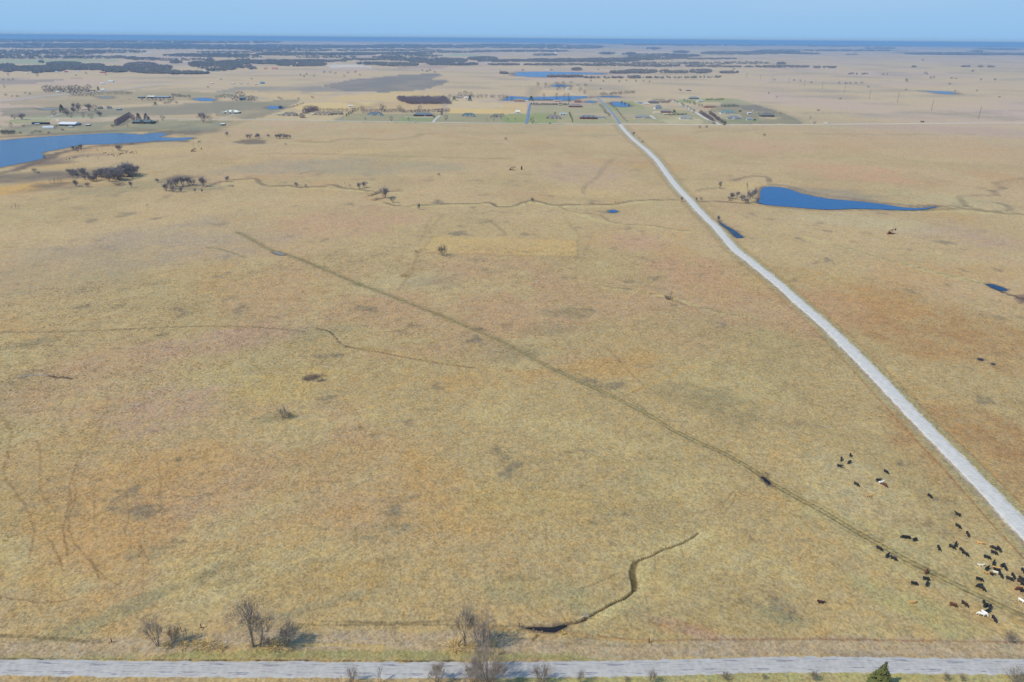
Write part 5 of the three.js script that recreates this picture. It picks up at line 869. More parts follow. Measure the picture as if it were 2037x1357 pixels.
// dry grass tussocks over the near pasture
{
  const B = []; for (let i = 0; i < 9; i++) { const a = R(0, 6.28), l = R(0.5, 1), w = 0.16, x = Math.cos(a) * 0.22, z = Math.sin(a) * 0.22; B.push(x - Math.sin(a) * w, 0, z + Math.cos(a) * w, x + Math.sin(a) * w, 0, z - Math.cos(a) * w, x * 2.6, l, z * 2.6); }
  const g = tris(B), N = 100000, m = new THREE.InstancedMesh(g, new THREE.MeshStandardMaterial({ color: 0xffffff, roughness: 1 }), N), M = new THREE.Matrix4(), Q = new THREE.Quaternion(), c = new THREE.Color(); let i = 0, tries = 0;
  while (i < N && tries++ < N * 4) {
    const d = 168 + 520 * Math.pow(rnd(), 0.75), a = THREE.MathUtils.degToRad(R(-48, 48)), x = Math.sin(a) * d, z = -Math.cos(a) * d;
    if (noise(x / 9 + 60, z / 9) + 0.5 * noise(x / 41, z / 41 + 9) < R(-0.5, 0.5)) continue;
    if (onRoad(x, z)) continue;
    marks(x, z, 0.5, false); if (dig > 0.05) continue;
    paint(x, z, 1.5); const t = R(0.74, 1.08), h = R(0.12, 0.34) * (d > 400 ? 1.2 : 1), w = R(0.35, 0.9) * (d > 400 ? 1.3 : 1);
    M.compose(new THREE.Vector3(x, landRaw(x, z) - 0.03, z), Q.setFromAxisAngle(new THREE.Vector3(0, 1, 0), R(0, 6.28)), new THREE.Vector3(w, h, w)); m.setMatrixAt(i, M); m.setColorAt(i, c.setRGB(Math.min(1, col[0] * t), Math.min(1, col[1] * t * 0.96), Math.min(1, col[2] * t * 0.9))); i++;
  }
  m.count = i; m.name = 'dry_grass'; m.castShadow = m.receiveShadow = true; scene.add(m); tag(m, 'dry tussock grass of the near pasture', 'grass', null, 'stuff');
}

// ------------------------------------------------------------------ cattle
function cowGeo(pose) {
  const caps = [], add = (ax, ay, az, ra, bx, by, bz, rb) => caps.push([ax, ay, az, ra, bx, by, bz, rb]);
  const lie = pose === 'lying', y = lie ? -0.52 : 0;
  add(-0.72, 1.08 + y, 0, 0.36, 0.5, 1.06 + y, 0, 0.37); add(-0.35, 0.96 + y, 0, 0.38, 0.3, 0.95 + y, 0, 0.38); add(-0.86, 1.16 + y, 0.14, 0.22, -0.86, 1.16 + y, -0.14, 0.22); add(0.48, 1.22 + y, 0, 0.26, 0.62, 1.0 + y, 0, 0.3);
  if (pose === 'grazing') { add(0.66, 1.12, 0, 0.25, 1.08, 0.62, 0, 0.17); add(1.06, 0.6, 0, 0.17, 1.2, 0.2, 0, 0.1); add(1.02, 0.62, 0.1, 0.05, 0.96, 0.6, 0.26, 0.03); add(1.02, 0.62, -0.1, 0.05, 0.96, 0.6, -0.26, 0.03); }
  else { const u = lie ? y : 0; add(0.66, 1.16 + u, 0, 0.26, 1.08, 1.42 + u, 0, 0.18); add(1.08, 1.44 + u, 0, 0.18, 1.42, 1.28 + u, 0, 0.1); add(1.06, 1.5 + u, 0.1, 0.05, 0.98, 1.52 + u, 0.28, 0.03); add(1.06, 1.5 + u, -0.1, 0.05, 0.98, 1.52 + u, -0.28, 0.03); }
  if (lie) { for (const s of [-1, 1]) { add(0.45, 0.35, s * 0.3, 0.13, 0.78, 0.14, s * 0.36, 0.09); add(0.78, 0.14, s * 0.36, 0.08, 0.42, 0.08, s * 0.3, 0.06); add(-0.6, 0.36, s * 0.3, 0.2, -0.3, 0.16, s * 0.46, 0.1); add(-0.3, 0.16, s * 0.46, 0.09, -0.72, 0.08, s * 0.46, 0.06); } }
  else for (const s of [-1, 1]) { add(0.5, 0.85, s * 0.18, 0.16, 0.52, 0.45, s * 0.2, 0.085); add(0.52, 0.45, s * 0.2, 0.075, 0.5, 0.05, s * 0.2, 0.06); add(-0.72, 0.95, s * 0.18, 0.22, -0.62, 0.62, s * 0.21, 0.11); add(-0.62, 0.62, s * 0.21, 0.1, -0.82, 0.42, s * 0.21, 0.07); add(-0.82, 0.42, s * 0.21, 0.07, -0.76, 0.05, s * 0.21, 0.06); }
  add(-1.02, 1.28 + y, 0, 0.05, -1.12, 0.62 + y * 0.85, 0, 0.035);
  const n = 62, mc = new MarchingCubes(n, new THREE.MeshBasicMaterial(), false, false, 40000), S = 1.55, half = n / 2;
  for (let k = 0; k < n; k++) for (let j = 0; j < n; j++) for (let i = 0; i < n; i++) {
    const X = ((i - half) / half) * S + 0.1, Y = ((j - half) / half) * S + 0.85, Z = ((k - half) / half) * S; let f = 9;
    for (const [ax, ay, az, ra, bx, by, bz, rb] of caps) { const ex = bx - ax, ey = by - ay, ez = bz - az, t = clamp(((X - ax) * ex + (Y - ay) * ey + (Z - az) * ez) / (ex * ex + ey * ey + ez * ez + 1e-9)), q = Math.hypot(X - ax - ex * t, Y - ay - ey * t, Z - az - ez * t) - lerp(ra, rb, t), h = Math.max(0.09 - Math.abs(f - q), 0) / 0.09; f = Math.min(f, q) - h * h * 0.0225; }
    mc.field[k * n * n + j * n + i] = -f;
  }
  mc.isolation = 0; mc.update();
  const g = new THREE.BufferGeometry(), c = mc.count; g.setAttribute('position', new THREE.Float32BufferAttribute(mc.positionArray.slice(0, c * 3), 3)); g.setAttribute('normal', new THREE.Float32BufferAttribute(mc.normalArray.slice(0, c * 3), 3));
  g.scale(S, S, S).translate(0.1, 0.85, 0);
  return g;
}
const COW = { g: cowGeo('grazing'), s: cowGeo('standing'), l: cowGeo('lying') };
const COAT = { black: mat('#1d1917', 0.7), brown: mat('#6b3a1c', 0.8), dark: mat('#3b241a', 0.8), tan: mat('#d3a768', 0.85), cream: mat('#e8dfc9', 0.85), white: mat('#f6f4ec', 0.85) };
for (const m of Object.values(COAT)) m.side = THREE.DoubleSide;
function cow(px, py, coat, pose, dx, dy, label, group, size = 1.22) {
  const p = F(px, py), q = F(px + dx * 4, py + dy * 4), o = mesh('cow', COW[pose], COAT[coat]);
  p.y = ground(p.x, p.z) - (pose === 'l' ? 0.03 : 0.02); o.position.copy(p); o.rotation.y = Math.atan2(-(q.z - p.z), q.x - p.x); o.scale.setScalar(size);
  return tag(o, label, 'cow', group);
}
for (const a of [
  [1691, 908, 'black', 'g', 0.2, -1, 'black cow, farthest of the upper cattle on open grass'], [1673, 916, 'black', 'g', -0.2, 1, 'black cow nose-down just left of the farthest pair'], [1689, 922, 'black', 'g', -1, 0.5, 'black cow facing down-left below the farthest cow'], [1670, 930, 'black', 's', 1, 0.2, 'black cow standing broadside, leftmost of the upper cattle'],
  [1762, 941, 'black', 'g', 1, 0.6, 'black cow apart above the white cow trio'], [1747, 958, 'black', 's', 1, 0.05, 'black cow touching the upper white cow'], [1752, 963, 'white', 's', 1, -0.1, 'white cow between a black and a brown cow, upper pasture'], [1759.5, 967.5, 'brown', 'g', 1, 0.6, 'brown cow next to the upper white cow'], [1703, 966, 'black', 'g', 1, 0.5, 'black cow alone between the upper four and the track'], [1729, 988, 'tan', 'l', -1, 0.2, 'tan cow lying in grass near the pasture track'],
  [1849, 989.5, 'black', 'g', 1, 0.7, 'black cow alone below the gravel road, uppermost at right'], [1904, 1026, 'black', 's', -1, -0.5, 'thin-looking black cow with raised head near the gravel road'], [1905, 1049.5, 'black', 'g', 1, 0.6, 'black cow under the thin-looking one near gravel road'], [1924, 1065.5, 'black', 'g', 0.6, 1, 'black cow above the small tan lying cow'],
  [1748.5, 1094, 'black', 'g', 1, 0.5, 'black cow below the track, topmost of the three'], [1764.5, 1108.5, 'black', 's', 0.8, -0.6, 'stubby black cow below the track, middle of the three'], [1777, 1114, 'black', 'g', 1, 0.5, 'black cow below the track, lowest of the three'], [1797.5, 1071, 'black', 'g', -1, -0.1, 'black cow, left of a touching pair above the track'], [1804.5, 1072, 'black', 'g', 1, 0.1, 'black cow, right of a touching pair above the track'], [1819, 1076.5, 'black', 'g', 1, -0.3, 'black cow close by the touching pair above the track'],
  [1866.5, 1093.5, 'black', 's', 0.3, 0.8, 'black cow curled back between the track and the herd'], [1893, 1091, 'black', 'g', 1, 0.5, 'black cow in front of a small round one, herd top-left'], [1900, 1086.5, 'black', 's', 0.4, -1, 'small rounded black cow seen from behind'], [1912, 1097.5, 'black', 'g', -0.9, -1, 'black cow, upper of the nose-to-tail pair'], [1919.5, 1104.5, 'black', 'g', 1, 0.6, 'black cow, lower of the nose-to-tail pair'], [1948.5, 1081, 'tan', 'l', 1, 0.4, 'small tan cow lying above the herd'],
  [1976, 1093, 'black', 'g', -1, -0.5, 'black cow, left of the top herd trio'], [1986.5, 1095.5, 'black', 'g', 0.7, 0.8, 'black cow, right of the top herd trio'], [1976.5, 1102.5, 'black', 'g', 1, 0.4, 'black cow, lowest of the top herd trio'], [1962.5, 1111.5, 'black', 'g', 1, 0.3, 'black cow standing alone under the top herd trio'], [1950.5, 1126, 'cream', 'l', 1, 0.1, 'cream calf lying at the left edge of the herd'], [1975.5, 1124, 'black', 's', 0.3, -1, 'round black cow above the resting tan cows'],
  [1994, 1127.5, 'black', 'g', 1, -0.4, 'black cow, upper of the crossed pair in the herd'], [1997.5, 1131.5, 'black', 'g', 0.9, 1, 'black cow, lower of the crossed pair in the herd'], [1962.5, 1134, 'black', 's', 1, -0.6, 'black cow with head up left of the resting tan cows'], [1980.5, 1131.5, 'tan', 'l', 1, 0.3, 'tan cow resting, uppermost of the tan cluster'], [1981.5, 1137, 'black', 'g', 1, 0.3, 'black cow lying across the cream one'], [1981, 1140.5, 'cream', 'l', 1, 0.3, 'cream cow resting in the middle of the tan cluster'], [1963, 1141.5, 'tan', 'l', -1, 0, 'tan cow resting at the left of the tan cluster'], [1969.5, 1142.5, 'black', 'l', 1, 0.4, 'black calf curled against the left tan cow'], [1989.5, 1147, 'black', 'g', 0.5, 0.6, 'black cow right under the tan cluster'],
  [2014.5, 1149, 'black', 'g', 0.6, 1, 'stout black cow beside the lower herd line'], [2007, 1154.5, 'black', 'g', 1, 0.4, 'black cow left of the stout one in the lower herd'], [2034.5, 1139, 'black', 'g', 0.8, 1, 'black cow cut by the frame above the lower herd'], [2031.5, 1155, 'black', 'g', 1, 0.6, 'black cow at the right frame edge, first of three'], [2029, 1160.5, 'dark', 'g', 1, 0.6, 'very dark brown cow at the right frame edge'], [2035.5, 1166, 'black', 'g', 1, 0.5, 'black cow under the very dark brown cow'], [2026, 1174.5, 'brown', 'g', -1, -0.1, 'reddish brown cow near the right frame edge'], [2035, 1179, 'black', 'g', 1, 0.2, 'black cow below the reddish one at the right frame edge'],
  [1947.5, 1155.5, 'black', 'g', 1, 0.3, 'black cow alone above the track by the arrow-shaped pair'], [1947, 1168, 'black', 'g', -1, 0.05, 'black cow, upper of the arrow-shaped pair on the track'], [1953, 1173.5, 'black', 'g', 1, 0.7, 'black cow, lower of the arrow-shaped pair on the track'], [1842, 1140.5, 'brown', 's', 0.5, -0.8, 'red-brown cow on the pasture track'], [1841.5, 1154.5, 'black', 'g', 1, 0.2, 'black cow just below the red-brown cow on the track'], [1843, 1165, 'black', 's', 0.4, -0.8, 'black cow bent round, lowest of the trio below the track'], [1818, 1164, 'black', 'g', 1, 0.2, 'black cow left of the bent one below the track'],
  [1815.5, 1199.5, 'tan', 'l', 1, -0.1, 'orange-tan cow lying in grass below the track'], [1895.5, 1206.5, 'brown', 'g', 1, 0.3, 'rust brown cow next to a dark brown one'], [1918, 1204.5, 'dark', 'g', 1, 0.7, 'dark brown cow next to the rust brown one'], [1956.5, 1203, 'black', 'g', -0.4, -1, 'black cow, left of the pair above the white cows'], [1960, 1207.5, 'black', 'g', 0.9, -0.4, 'black cow, right of the pair above the white cows'], [1968, 1211.5, 'black', 'g', -0.2, 1, 'black cow facing down beside the white cows'], [1961.5, 1220, 'black', 's', 1, -0.4, 'black cow right behind the white cows'], [1950.5, 1225, 'white', 'g', -1, -0.3, 'white cow, left of the white pair'], [1957.5, 1223.5, 'white', 'g', 0.9, 0.6, 'white cow, right of the white pair'], [1976.5, 1234.5, 'black', 'g', 0.7, 0.9, 'black cow nearest to the paved road'], [2031, 1199, 'white', 'g', 0.8, 0.5, 'single white cow at the right frame edge'], [1632, 1199, 'dark', 'l', 1, 0.2, 'small dark calf lying far from the herd'],
]) cow(...a);
for (const [x, y] of [[133, 318], [138.5, 317], [146, 315], [149, 313.5], [152, 313.5], [175, 312.5], [206, 305.5], [210, 305], [216, 309], [222, 308], [223.5, 308.5], [226.5, 307.5], [227, 311], [237, 306], [238.5, 309], [240.5, 306.5], [241.5, 306.5], [245, 306], [251.5, 305], [253.5, 302], [259, 305.5], [261.5, 304], [264, 302], [265.5, 306], [270.5, 301], [272, 305.5], [234, 311], [250, 302]]) cow(x, y, 'black', rnd() < 0.6 ? 'g' : 's', R(-1, 1), R(-0.3, 0.3), 'tiny black cow of the herd above the lake shore', 'herd above the lake shore');
for (const [x, y] of [[214, 201], [225, 202], [230, 203], [238, 202], [241, 203], [246, 202.5], [250, 202.5], [256, 199], [259, 199], [264, 203.5], [270, 200.5], [283, 199.5], [284, 203], [287, 201], [290, 201.5], [301, 201.5], [256, 204], [242, 201]]) cow(x, y, 'dark', 'g', R(-1, 1), R(-0.3, 0.3), 'tiny dark cow of the herd below the grey barn', 'herd below the grey barn');
for (const [x, y, l] of [[966, 204, 'tiny dark cow on gold pasture, first beyond the woodlot'], [972, 204.5, 'tiny dark cow on gold pasture, second beyond the woodlot'], [606, 241 - 6, 'dark calf, first in the yard before the white gables'], [608, 235, 'dark calf, second in the yard before the white gables']]) cow(x, y, 'dark', 'g', 1, 0, l);

// ------------------------------------------------------------------ buildings
const ROOFM = {}, WALLM = {}, GLASS = mat('#3b4652', 0.25), DOORM = mat('#6a5648'), WHITE = mat('#f1f0ec');
const cm = (C, h) => (C[h] ??= mat(h));
const lighter = (h) => '#' + [1, 3, 5].map((i) => Math.min(255, Math.round(parseInt(h.slice(i, i + 2), 16) * (i === 5 ? 0.92 : 1) + 4)).toString(16).padStart(2, '0')).join('');
function prismRoof(w, d, y, rise, over, hip) {  // ridge along x; hip = how far the ends slope in
  const a = w / 2 + over, b = d / 2 + over, r = a - hip, t = 0.22, L = [], q = (...v) => { for (let i = 1; i + 1 < v.length; i++) L.push(...v[0], ...v[i], ...v[i + 1]); };
  q([-a, y, b], [a, y, b], [r, y + rise, 0], [-r, y + rise, 0]); q([a, y, -b], [-a, y, -b], [-r, y + rise, 0], [r, y + rise, 0]);
  q([a, y, b], [a, y, -b], [r, y + rise, 0]); q([-a, y, -b], [-a, y, b], [-r, y + rise, 0]);
  q([-a, y - t, b], [a, y - t, b], [a, y, b], [-a, y, b]); q([a, y - t, -b], [-a, y - t, -b], [-a, y, -b], [a, y, -b]); q([a, y - t, b], [a, y - t, -b], [a, y, -b], [a, y, b]); q([-a, y - t, -b], [-a, y - t, b], [-a, y, b], [-a, y, -b]); q([-a, y - t, -b], [a, y - t, -b], [a, y - t, b], [-a, y - t, b]);
  return tris(L);
}
function gable(w, d, y, rise, x, z) {         // a cross gable whose front faces +z: [front wall, roof]
  const a = w / 2, L = [], K = [], t = 0.25, o = 0.35;
  L.push(x - a, 0, z, x + a, 0, z, x + a, y, z, x - a, 0, z, x + a, y, z, x - a, y, z, x - a, y, z, x + a, y, z, x, y + rise, z);
  for (const s of [-1, 1]) { L.push(x + s * a, 0, z, x + s * a, 0, z - d, x + s * a, y, z - d, x + s * a, 0, z, x + s * a, y, z - d, x + s * a, y, z); const A = [x + s * (a + o), y - o * (rise / a) + 0.05, z + o], B = [x, y + rise + 0.05, z + o], C = [x, y + rise + 0.05, z - d], D = [x + s * (a + o), y - o * (rise / a) + 0.05, z - d], up = (p) => [p[0], p[1] + t, p[2]]; K.push(...A, ...B, ...C, ...A, ...C, ...D, ...up(A), ...up(B), ...up(C), ...up(A), ...up(C), ...up(D), ...A, ...B, ...up(B), ...A, ...up(B), ...up(A), ...A, ...D, ...up(D), ...A, ...up(D), ...up(A)); }
  return [tris(L), tris(K)];
}
function house(name, label, px, py, wpx, roof, wall, o = {}) {
  const p = F(px, py), s = ppm(p), w = wpx / s, d = o.d ?? Math.min(18, w * 0.5), h = (o.h ?? 3.2) * 1.35, rise = o.rise ?? d * 0.3;
  p.y = landRaw(p.x, p.z) - 0.1; p.z -= d / 2;
  const t = thing(name, label, o.category ?? 'house', p, o.turn ?? R(-0.04, 0.04)), wm = cm(WALLM, wall), rm = cm(ROOFM, lighter(roof));
  mesh('wall', box(w, h + 0.4, d, 0, h / 2 - 0.2, 0), wm, t);
  const rf = mesh('roof', prismRoof(w, d, h, rise, 0.6, o.hip ?? d * 0.5), rm, t);
  const wx = (x, ww, y, hh, m = GLASS, n = 'window', zz = d / 2) => { const f = mesh(n, box(ww, hh, 0.12, x, y, zz + 0.06), m, t); return f; };
  const fr = [];
  for (const [u, gw, out = 2.2, gr] of o.gables ?? []) { const x = u * w, [G, K] = gable(gw * w, d * 0.5 + out, h, gr ?? Math.min(gw * w * 0.6, rise * 0.95), x, d / 2 + out); mesh('gable', G, o.gableWall ? cm(WALLM, o.gableWall) : wm, t); mesh('gable_roof', K, rm, t); fr.push([x - gw * w / 2, x + gw * w / 2]); wx(x, Math.min(2.2, gw * w * 0.4), h * 0.5, 1.5, o.garage === u ? WHITE : GLASS, 'window', d / 2 + out); }
  for (const g of o.garages ?? []) mesh('garage_door', box(4.6, 2.4, 0.12, g * w, 1.2, d / 2 + 0.06), cm(WALLM, o.garageCol ?? '#dcdad2'), t);
  const n = Math.max(2, Math.round(w / 6));
  for (let i = 0; i < n; i++) { const x = ((i + 0.5) / n - 0.5) * w * 0.94; if (fr.some(([a, b]) => x > a - 1 && x < b + 1) || (o.garages ?? []).some((g) => Math.abs(g * w - x) < 3.2)) continue; wx(x, 1.5, h * 0.52, 1.3); }
  if (o.door !== null) mesh('door', box(1.2, 2.2, 0.14, (o.door ?? 0.06) * w, 1.1, d / 2 + 0.07), DOORM, t);
  if (o.chimney) { const c = mesh('chimney', box(1.2, rise + 2.2, 1.2, o.chimney * w, h + rise / 2 + 0.3, -d * 0.1), cm(WALLM, o.chimneyCol ?? wall), t); }
  if (o.porch) mesh('porch', mergeGeometries([box(w * o.porch[1], 0.25, 3, w * o.porch[0], h - 0.1, d / 2 + 1.5), ...[-0.5, -0.17, 0.17, 0.5].map((u) => box(0.25, h, 0.25, w * o.porch[0] + u * w * o.porch[1] * 0.96, h / 2 - 0.2, d / 2 + 2.8))]), rm, t);
  return t;
}
function shed(name, label, px, py, wpx, roof, wall, o = {}) {
  const p = F(px, py), s = ppm(p), w = wpx / s, d = o.d ?? Math.max(6, Math.min(16, w * 0.5)), h = o.h ?? 4, rise = o.rise ?? d * 0.16;
  p.y = landRaw(p.x, p.z) - 0.1; p.z -= d / 2;
  const t = thing(name, label, o.category ?? 'shed', p, o.turn ?? 0, o.group), wm = cm(WALLM, wall);
  if (o.bare) { mesh('wall', box(w, h, d, 0, h / 2, 0), wm, t); mesh('roof', prismRoof(w, d, h, rise, 0.3, 0), cm(ROOFM, roof), t); return t; }
  if (o.open) { mesh('wall', mergeGeometries([box(w, h, 0.3, 0, h / 2, -d / 2), box(0.3, h, d - 0.31, -w / 2, h / 2, 0.16), box(0.3, h, d - 0.31, w / 2, h / 2, 0.16)]), wm, t); for (let i = 1; i < o.open; i++) mesh('post', box(0.3, h, 0.3, (i / o.open - 0.5) * w, h / 2, d / 2 - 0.2), wm, t); }
  else { mesh('wall', box(w, h, d, 0, h / 2, 0), wm, t); if (o.doors !== 0) for (let i = 0; i < (o.doors ?? 1); i++) mesh('door', box(Math.min(3.6, w * 0.3), Math.min(3, h * 0.75), 0.14, ((i + 0.5) / (o.doors ?? 1) - 0.5) * w * 0.8, Math.min(3, h * 0.75) / 2, d / 2 + 0.07), cm(WALLM, o.doorCol ?? '#7b7f84'), t); }
  mesh('roof', prismRoof(w, d, h, rise, 0.5, o.hip ?? 0), cm(ROOFM, roof), t);
  return t;
}
const G2 = [[-0.18, 0.16], [0.2, 0.16]];
house('house', 'house with grey-brown roof and two white gables beside the pond', 575, 231, 28, '#8b8079', '#cdbba6', { gables: G2, gableWall: '#ece6da', rise: 6 });
house('house', 'long house with tan-brown roof and three pale gables', 641, 229.5, 34, '#94867a', '#d3b896', { gables: [[-0.2, 0.12], [0.05, 0.14], [0.28, 0.13]], gableWall: '#e6ddcc', rise: 6 });
house('house', 'brown-roofed wing next to the long tan house', 668, 228.5, 24, '#8d8378', '#b79a7d', { garages: [0.2], rise: 5.5 });
house('house', 'white house with dark blue-grey roof and central gable', 745, 230.6, 29, '#5f7383', '#e6e2d9', { gables: [[-0.22, 0.16], [0.28, 0.2]], chimney: -0.45, chimneyCol: '#e9e6df', rise: 5.5 });
house('house', 'long low brick-red house under a blue-grey roof by the white driveway', 841, 231.2, 37, '#66798c', '#6e3a38', { rise: 4.6, garages: [0.12], garageCol: '#c7c9cc' });
house('house', 'slate teal hip-roofed white house beside the gold field', 931.7, 232.5, 25, '#587080', '#d9d3cb', { gables: [[-0.22, 0.12], [0.1, 0.14], [0.32, 0.12]], gableWall: '#efece6', rise: 5.5 });
house('house', 'small grey-roofed white house between bare trees', 987, 233, 17, '#8c8880', '#dcd5ca', { gables: [[-0.2, 0.22], [0.3, 0.22]], gableWall: '#eee9df', rise: 4.5 });
house('house', 'white gabled house at the head of green lawns left of the street', 1030, 227, 8.5, '#e4e2dc', '#f1efe9', { rise: 5, hip: 0, d: 12, h: 4.5 });
shed('shed', 'tiny white outbuilding beside the white gabled house', 1023.6, 226.5, 3.2, '#e9e7e2', '#f2f0ea', { h: 3.5 });
house('house', 'house with purple-grey hipped roof and three white gables', 1101, 236.6, 29, '#877c80', '#bda99a', { gables: [[-0.2, 0.12], [0.1, 0.12], [0.35, 0.1]], gableWall: '#ece7df', rise: 6 });
shed('workshop', 'white workshop with pale teal roof behind the purple-roofed house', 1120, 229.5, 13, '#b4cdd2', '#eceeec', { h: 5, category: 'workshop', doorCol: '#4c5660', doors: 2 });
house('house', 'long red brick house with grey roof and dormers', 1171, 236.8, 34, '#777f8a', '#8a4a42', { gables: [[-0.3, 0.12], [-0.02, 0.12], [0.25, 0.1]], chimney: 0.05, rise: 5.5 });
shed('garage', 'white garage at the right end of the long brick house', 1196, 236, 16, '#8b919b', '#ddd9d2', { h: 3.4, category: 'garage', doors: 2, doorCol: '#f2f0ea' });
house('house', 'low house with purple-grey roof and a red wall corner', 1145, 213.5, 27, '#8d8489', '#a0624f', { rise: 6 });
house('house', 'reddish house just behind the purple-grey roofed one', 1150, 204.3, 15, '#8f6a66', '#b58d7f', { rise: 4, chimney: 0.2 });
shed('shed', 'long tan shed on the shore of long pond', 1110, 202.4, 14, '#b8a285', '#cbb48f', { h: 3.2, doors: 2 });
shed('shed', 'beige shed set in the cedar hedge', 1114, 210.3, 7, '#cabaa2', '#d5c6ae', { h: 3.5 });
house('house', 'brown house at the left end of long pond', 1033, 202.5, 21, '#9b8672', '#b99f83', { rise: 4.5 });
shed('shed', 'white shed beside the big dark evergreen', 1048, 202.3, 4.2, '#eae8e3', '#f2f0ea', { h: 3.4, doorCol: '#d5d3cd' });
house('farmhouse', 'white farmhouse among bare trees by the far round pond', 1088, 175, 13, '#a79c8c', '#efe8da', { rise: 3.6, gables: [[0.1, 0.25]] });
house('house', 'pinkish white house at the head of paved street', 1176, 195, 13, '#a98f88', '#e3d6cd', { rise: 3.5 });
shed('barn', 'white barn beside the round dark evergreen', 928.5, 196.5, 11, '#efeeea', '#e9e5da', { h: 5, category: 'barn', turn: -0.3, doorCol: '#4b4a48' });
shed('shed', 'small white shed left of the white barn', 914, 195, 7, '#f1efe9', '#8a8a80', { h: 3.2, open: 3 });
shed('shed', 'small beige hut under the white shed', 909, 200.5, 4, '#c9bfa8', '#d6cab0', { h: 3 });
shed('barn', 'isolated white barn on the golden field', 697, 213, 10, '#eef0f2', '#e4e4e2', { h: 4, category: 'barn' });
shed('shed', 'teal shed beside the first house', 555, 229.6, 6.5, '#8fc0b2', '#d5e2dc', { h: 3 });
shed('shed', 'small white shed before the curved purple hedge', 621, 229, 5, '#ecebe6', '#e3e0d8', { h: 3 });
shed('barn', 'pale blue barn at the top of the right-hand lots', 1274, 206, 12, '#9db9cd', '#c5d6e2', { h: 4, category: 'barn', turn: 0.1 });
house('house', 'house with long dark grey roofs beside the pale blue barn', 1300, 206, 19, '#6d6f7c', '#9c9088', { rise: 5 });
shed('shed', 'low white lean-to before the dark grey roofs', 1286, 207.5, 12, '#e6e6e3', '#c9c9c6', { h: 2.6, doors: 0 });
house('house', 'white-walled house with big blue-grey roof mid subdivision', 1309, 217, 15, '#8794a8', '#eceae6', { rise: 7, h: 4, turn: 0.35 });
house('house', 'red brick house with purplish roof beside a green tree', 1325, 224.5, 21, '#8f8590', '#b0715a', { rise: 5 });
shed('shed', 'cream metal shed in the middle of the lots', 1306.6, 226.6, 14, '#efe6cc', '#efe6c8', { h: 4.4, doors: 0, rise: 1.2 });
shed('shed', 'small pale shed at the end of the garden hedge', 1324.5, 228.5, 7.5, '#d6d2cc', '#cfc9c0', { h: 3 });
house('house', 'wide house with pale grey roof and white front by curved drive', 1278, 236, 31, '#8c8f98', '#d8d2c8', { gables: [[0.02, 0.1], [0.16, 0.1]], gableWall: '#ecebe6', rise: 5 });
house('house', 'white-fronted house with tall arched entry and grey roof', 1364.5, 237.6, 23, '#9399a3', '#f0eee8', { gables: [[0.16, 0.18], [0.36, 0.14]], rise: 5.5 });
house('house', 'blue-grey hipped house beyond the green far lawn', 1381, 197.3, 19, '#808c9c', '#8b8279', { rise: 4.6 });
shed('shed', 'white shed on the green far lawn', 1358, 197, 4, '#eeede8', '#f0efea', { h: 3.4 });
house('house', 'white two-part house next to the blue-grey hipped one', 1393, 203, 13, '#b3bac2', '#eeece8', { rise: 3.5, gables: [[-0.2, 0.3]] });
house('house', 'orange brick ranch house with brown roof', 1413.5, 214.4, 24, '#a08a80', '#b57a52', { rise: 4, garages: [0.4] });
shed('barn', 'dark open barn with white end out on the far prairie', 1370, 180.6, 9, '#d0cdc8', '#4a4642', { h: 4, category: 'barn', open: 4 });
shed('hut', 'tiny dark hut near the far prairie barn', 1354.6, 180.2, 2.4, '#6a6058', '#5a5048', { h: 2.6, bare: 1, category: 'hut' });
house('house', 'white house with wide teal metal roof', 1448, 227, 28, '#6d8a94', '#e9e8e2', { rise: 6.5, gables: [[-0.26, 0.16]], garages: [0.2, 0.35] });
house('house', 'blue-grey house with pointed white central gable', 1460.5, 238, 26, '#7d8594', '#d6d0c9', { gables: [[-0.06, 0.24]], gableWall: '#efede8', rise: 5.5, garages: [-0.36] });
shed('shed', 'white shed between the teal roof and dark roofed house', 1491, 227, 8, '#eeece8', '#e8e6e0', { h: 4, turn: 0.3 });
house('house', 'dark grey hip-roofed house on a bare sandy lot', 1527, 232.5, 27, '#6f6f7a', '#6b655f', { rise: 6 });
house('cottage', 'small white cottage with blue-grey roof before the dark field', 1490, 239.6, 10, '#8ba0b4', '#e1e2e2', { rise: 3.4, category: 'cottage' });
shed('camper', 'little white camper on the dark field', 1498.3, 220.6, 3, '#f2f1ee', '#f4f3f0', { h: 2.6, d: 3, rise: 0.3, category: 'camper' });
// the farm beside the lake and the houses around it
shed('barn', 'long white-roofed cattle barn beside the lake', 133, 250.5, 34, '#dfe6ec', '#8b9299', { h: 4, d: 26, category: 'barn', open: 6, turn: -0.05 });
{ const p = F(97, 255.5), s = ppm(p), t = thing('quonset_shed', 'white arched shed in front of the long cattle barn', 'shed', p, 0.42), r = 5.2 / s * 0.9, L = 19 / s; const arc = new THREE.CylinderGeometry(r, r, L, 14, 1, true, -Math.PI / 2, Math.PI).rotateX(Math.PI / 2).rotateZ(0); arc.translate(0, 0, 0); const g = new THREE.CylinderGeometry(r, r, L, 18, 1, true, 0, Math.PI).rotateZ(Math.PI / 2); mesh('roof', g, Object.assign(mat('#e4e9ee', 0.6), { side: THREE.DoubleSide }), t); const e = new THREE.CircleGeometry(r * 0.98, 16, 0, Math.PI).rotateY(-Math.PI / 2).translate(-L / 2 + 0.2, 0, 0); mesh('end_wall', e, Object.assign(mat('#eff2f4'), { side: THREE.DoubleSide }), t); mesh('door', box(0.2, r * 0.6, r * 0.6, -L / 2 + 0.1, r * 0.3, 0), cm(WALLM, '#b9c2ca'), t); }
shed('shed', 'dark shed row left of the lake barns', 80, 247.5, 33, '#3f434d', '#3a3c42', { h: 4, d: 7, doors: 0 });
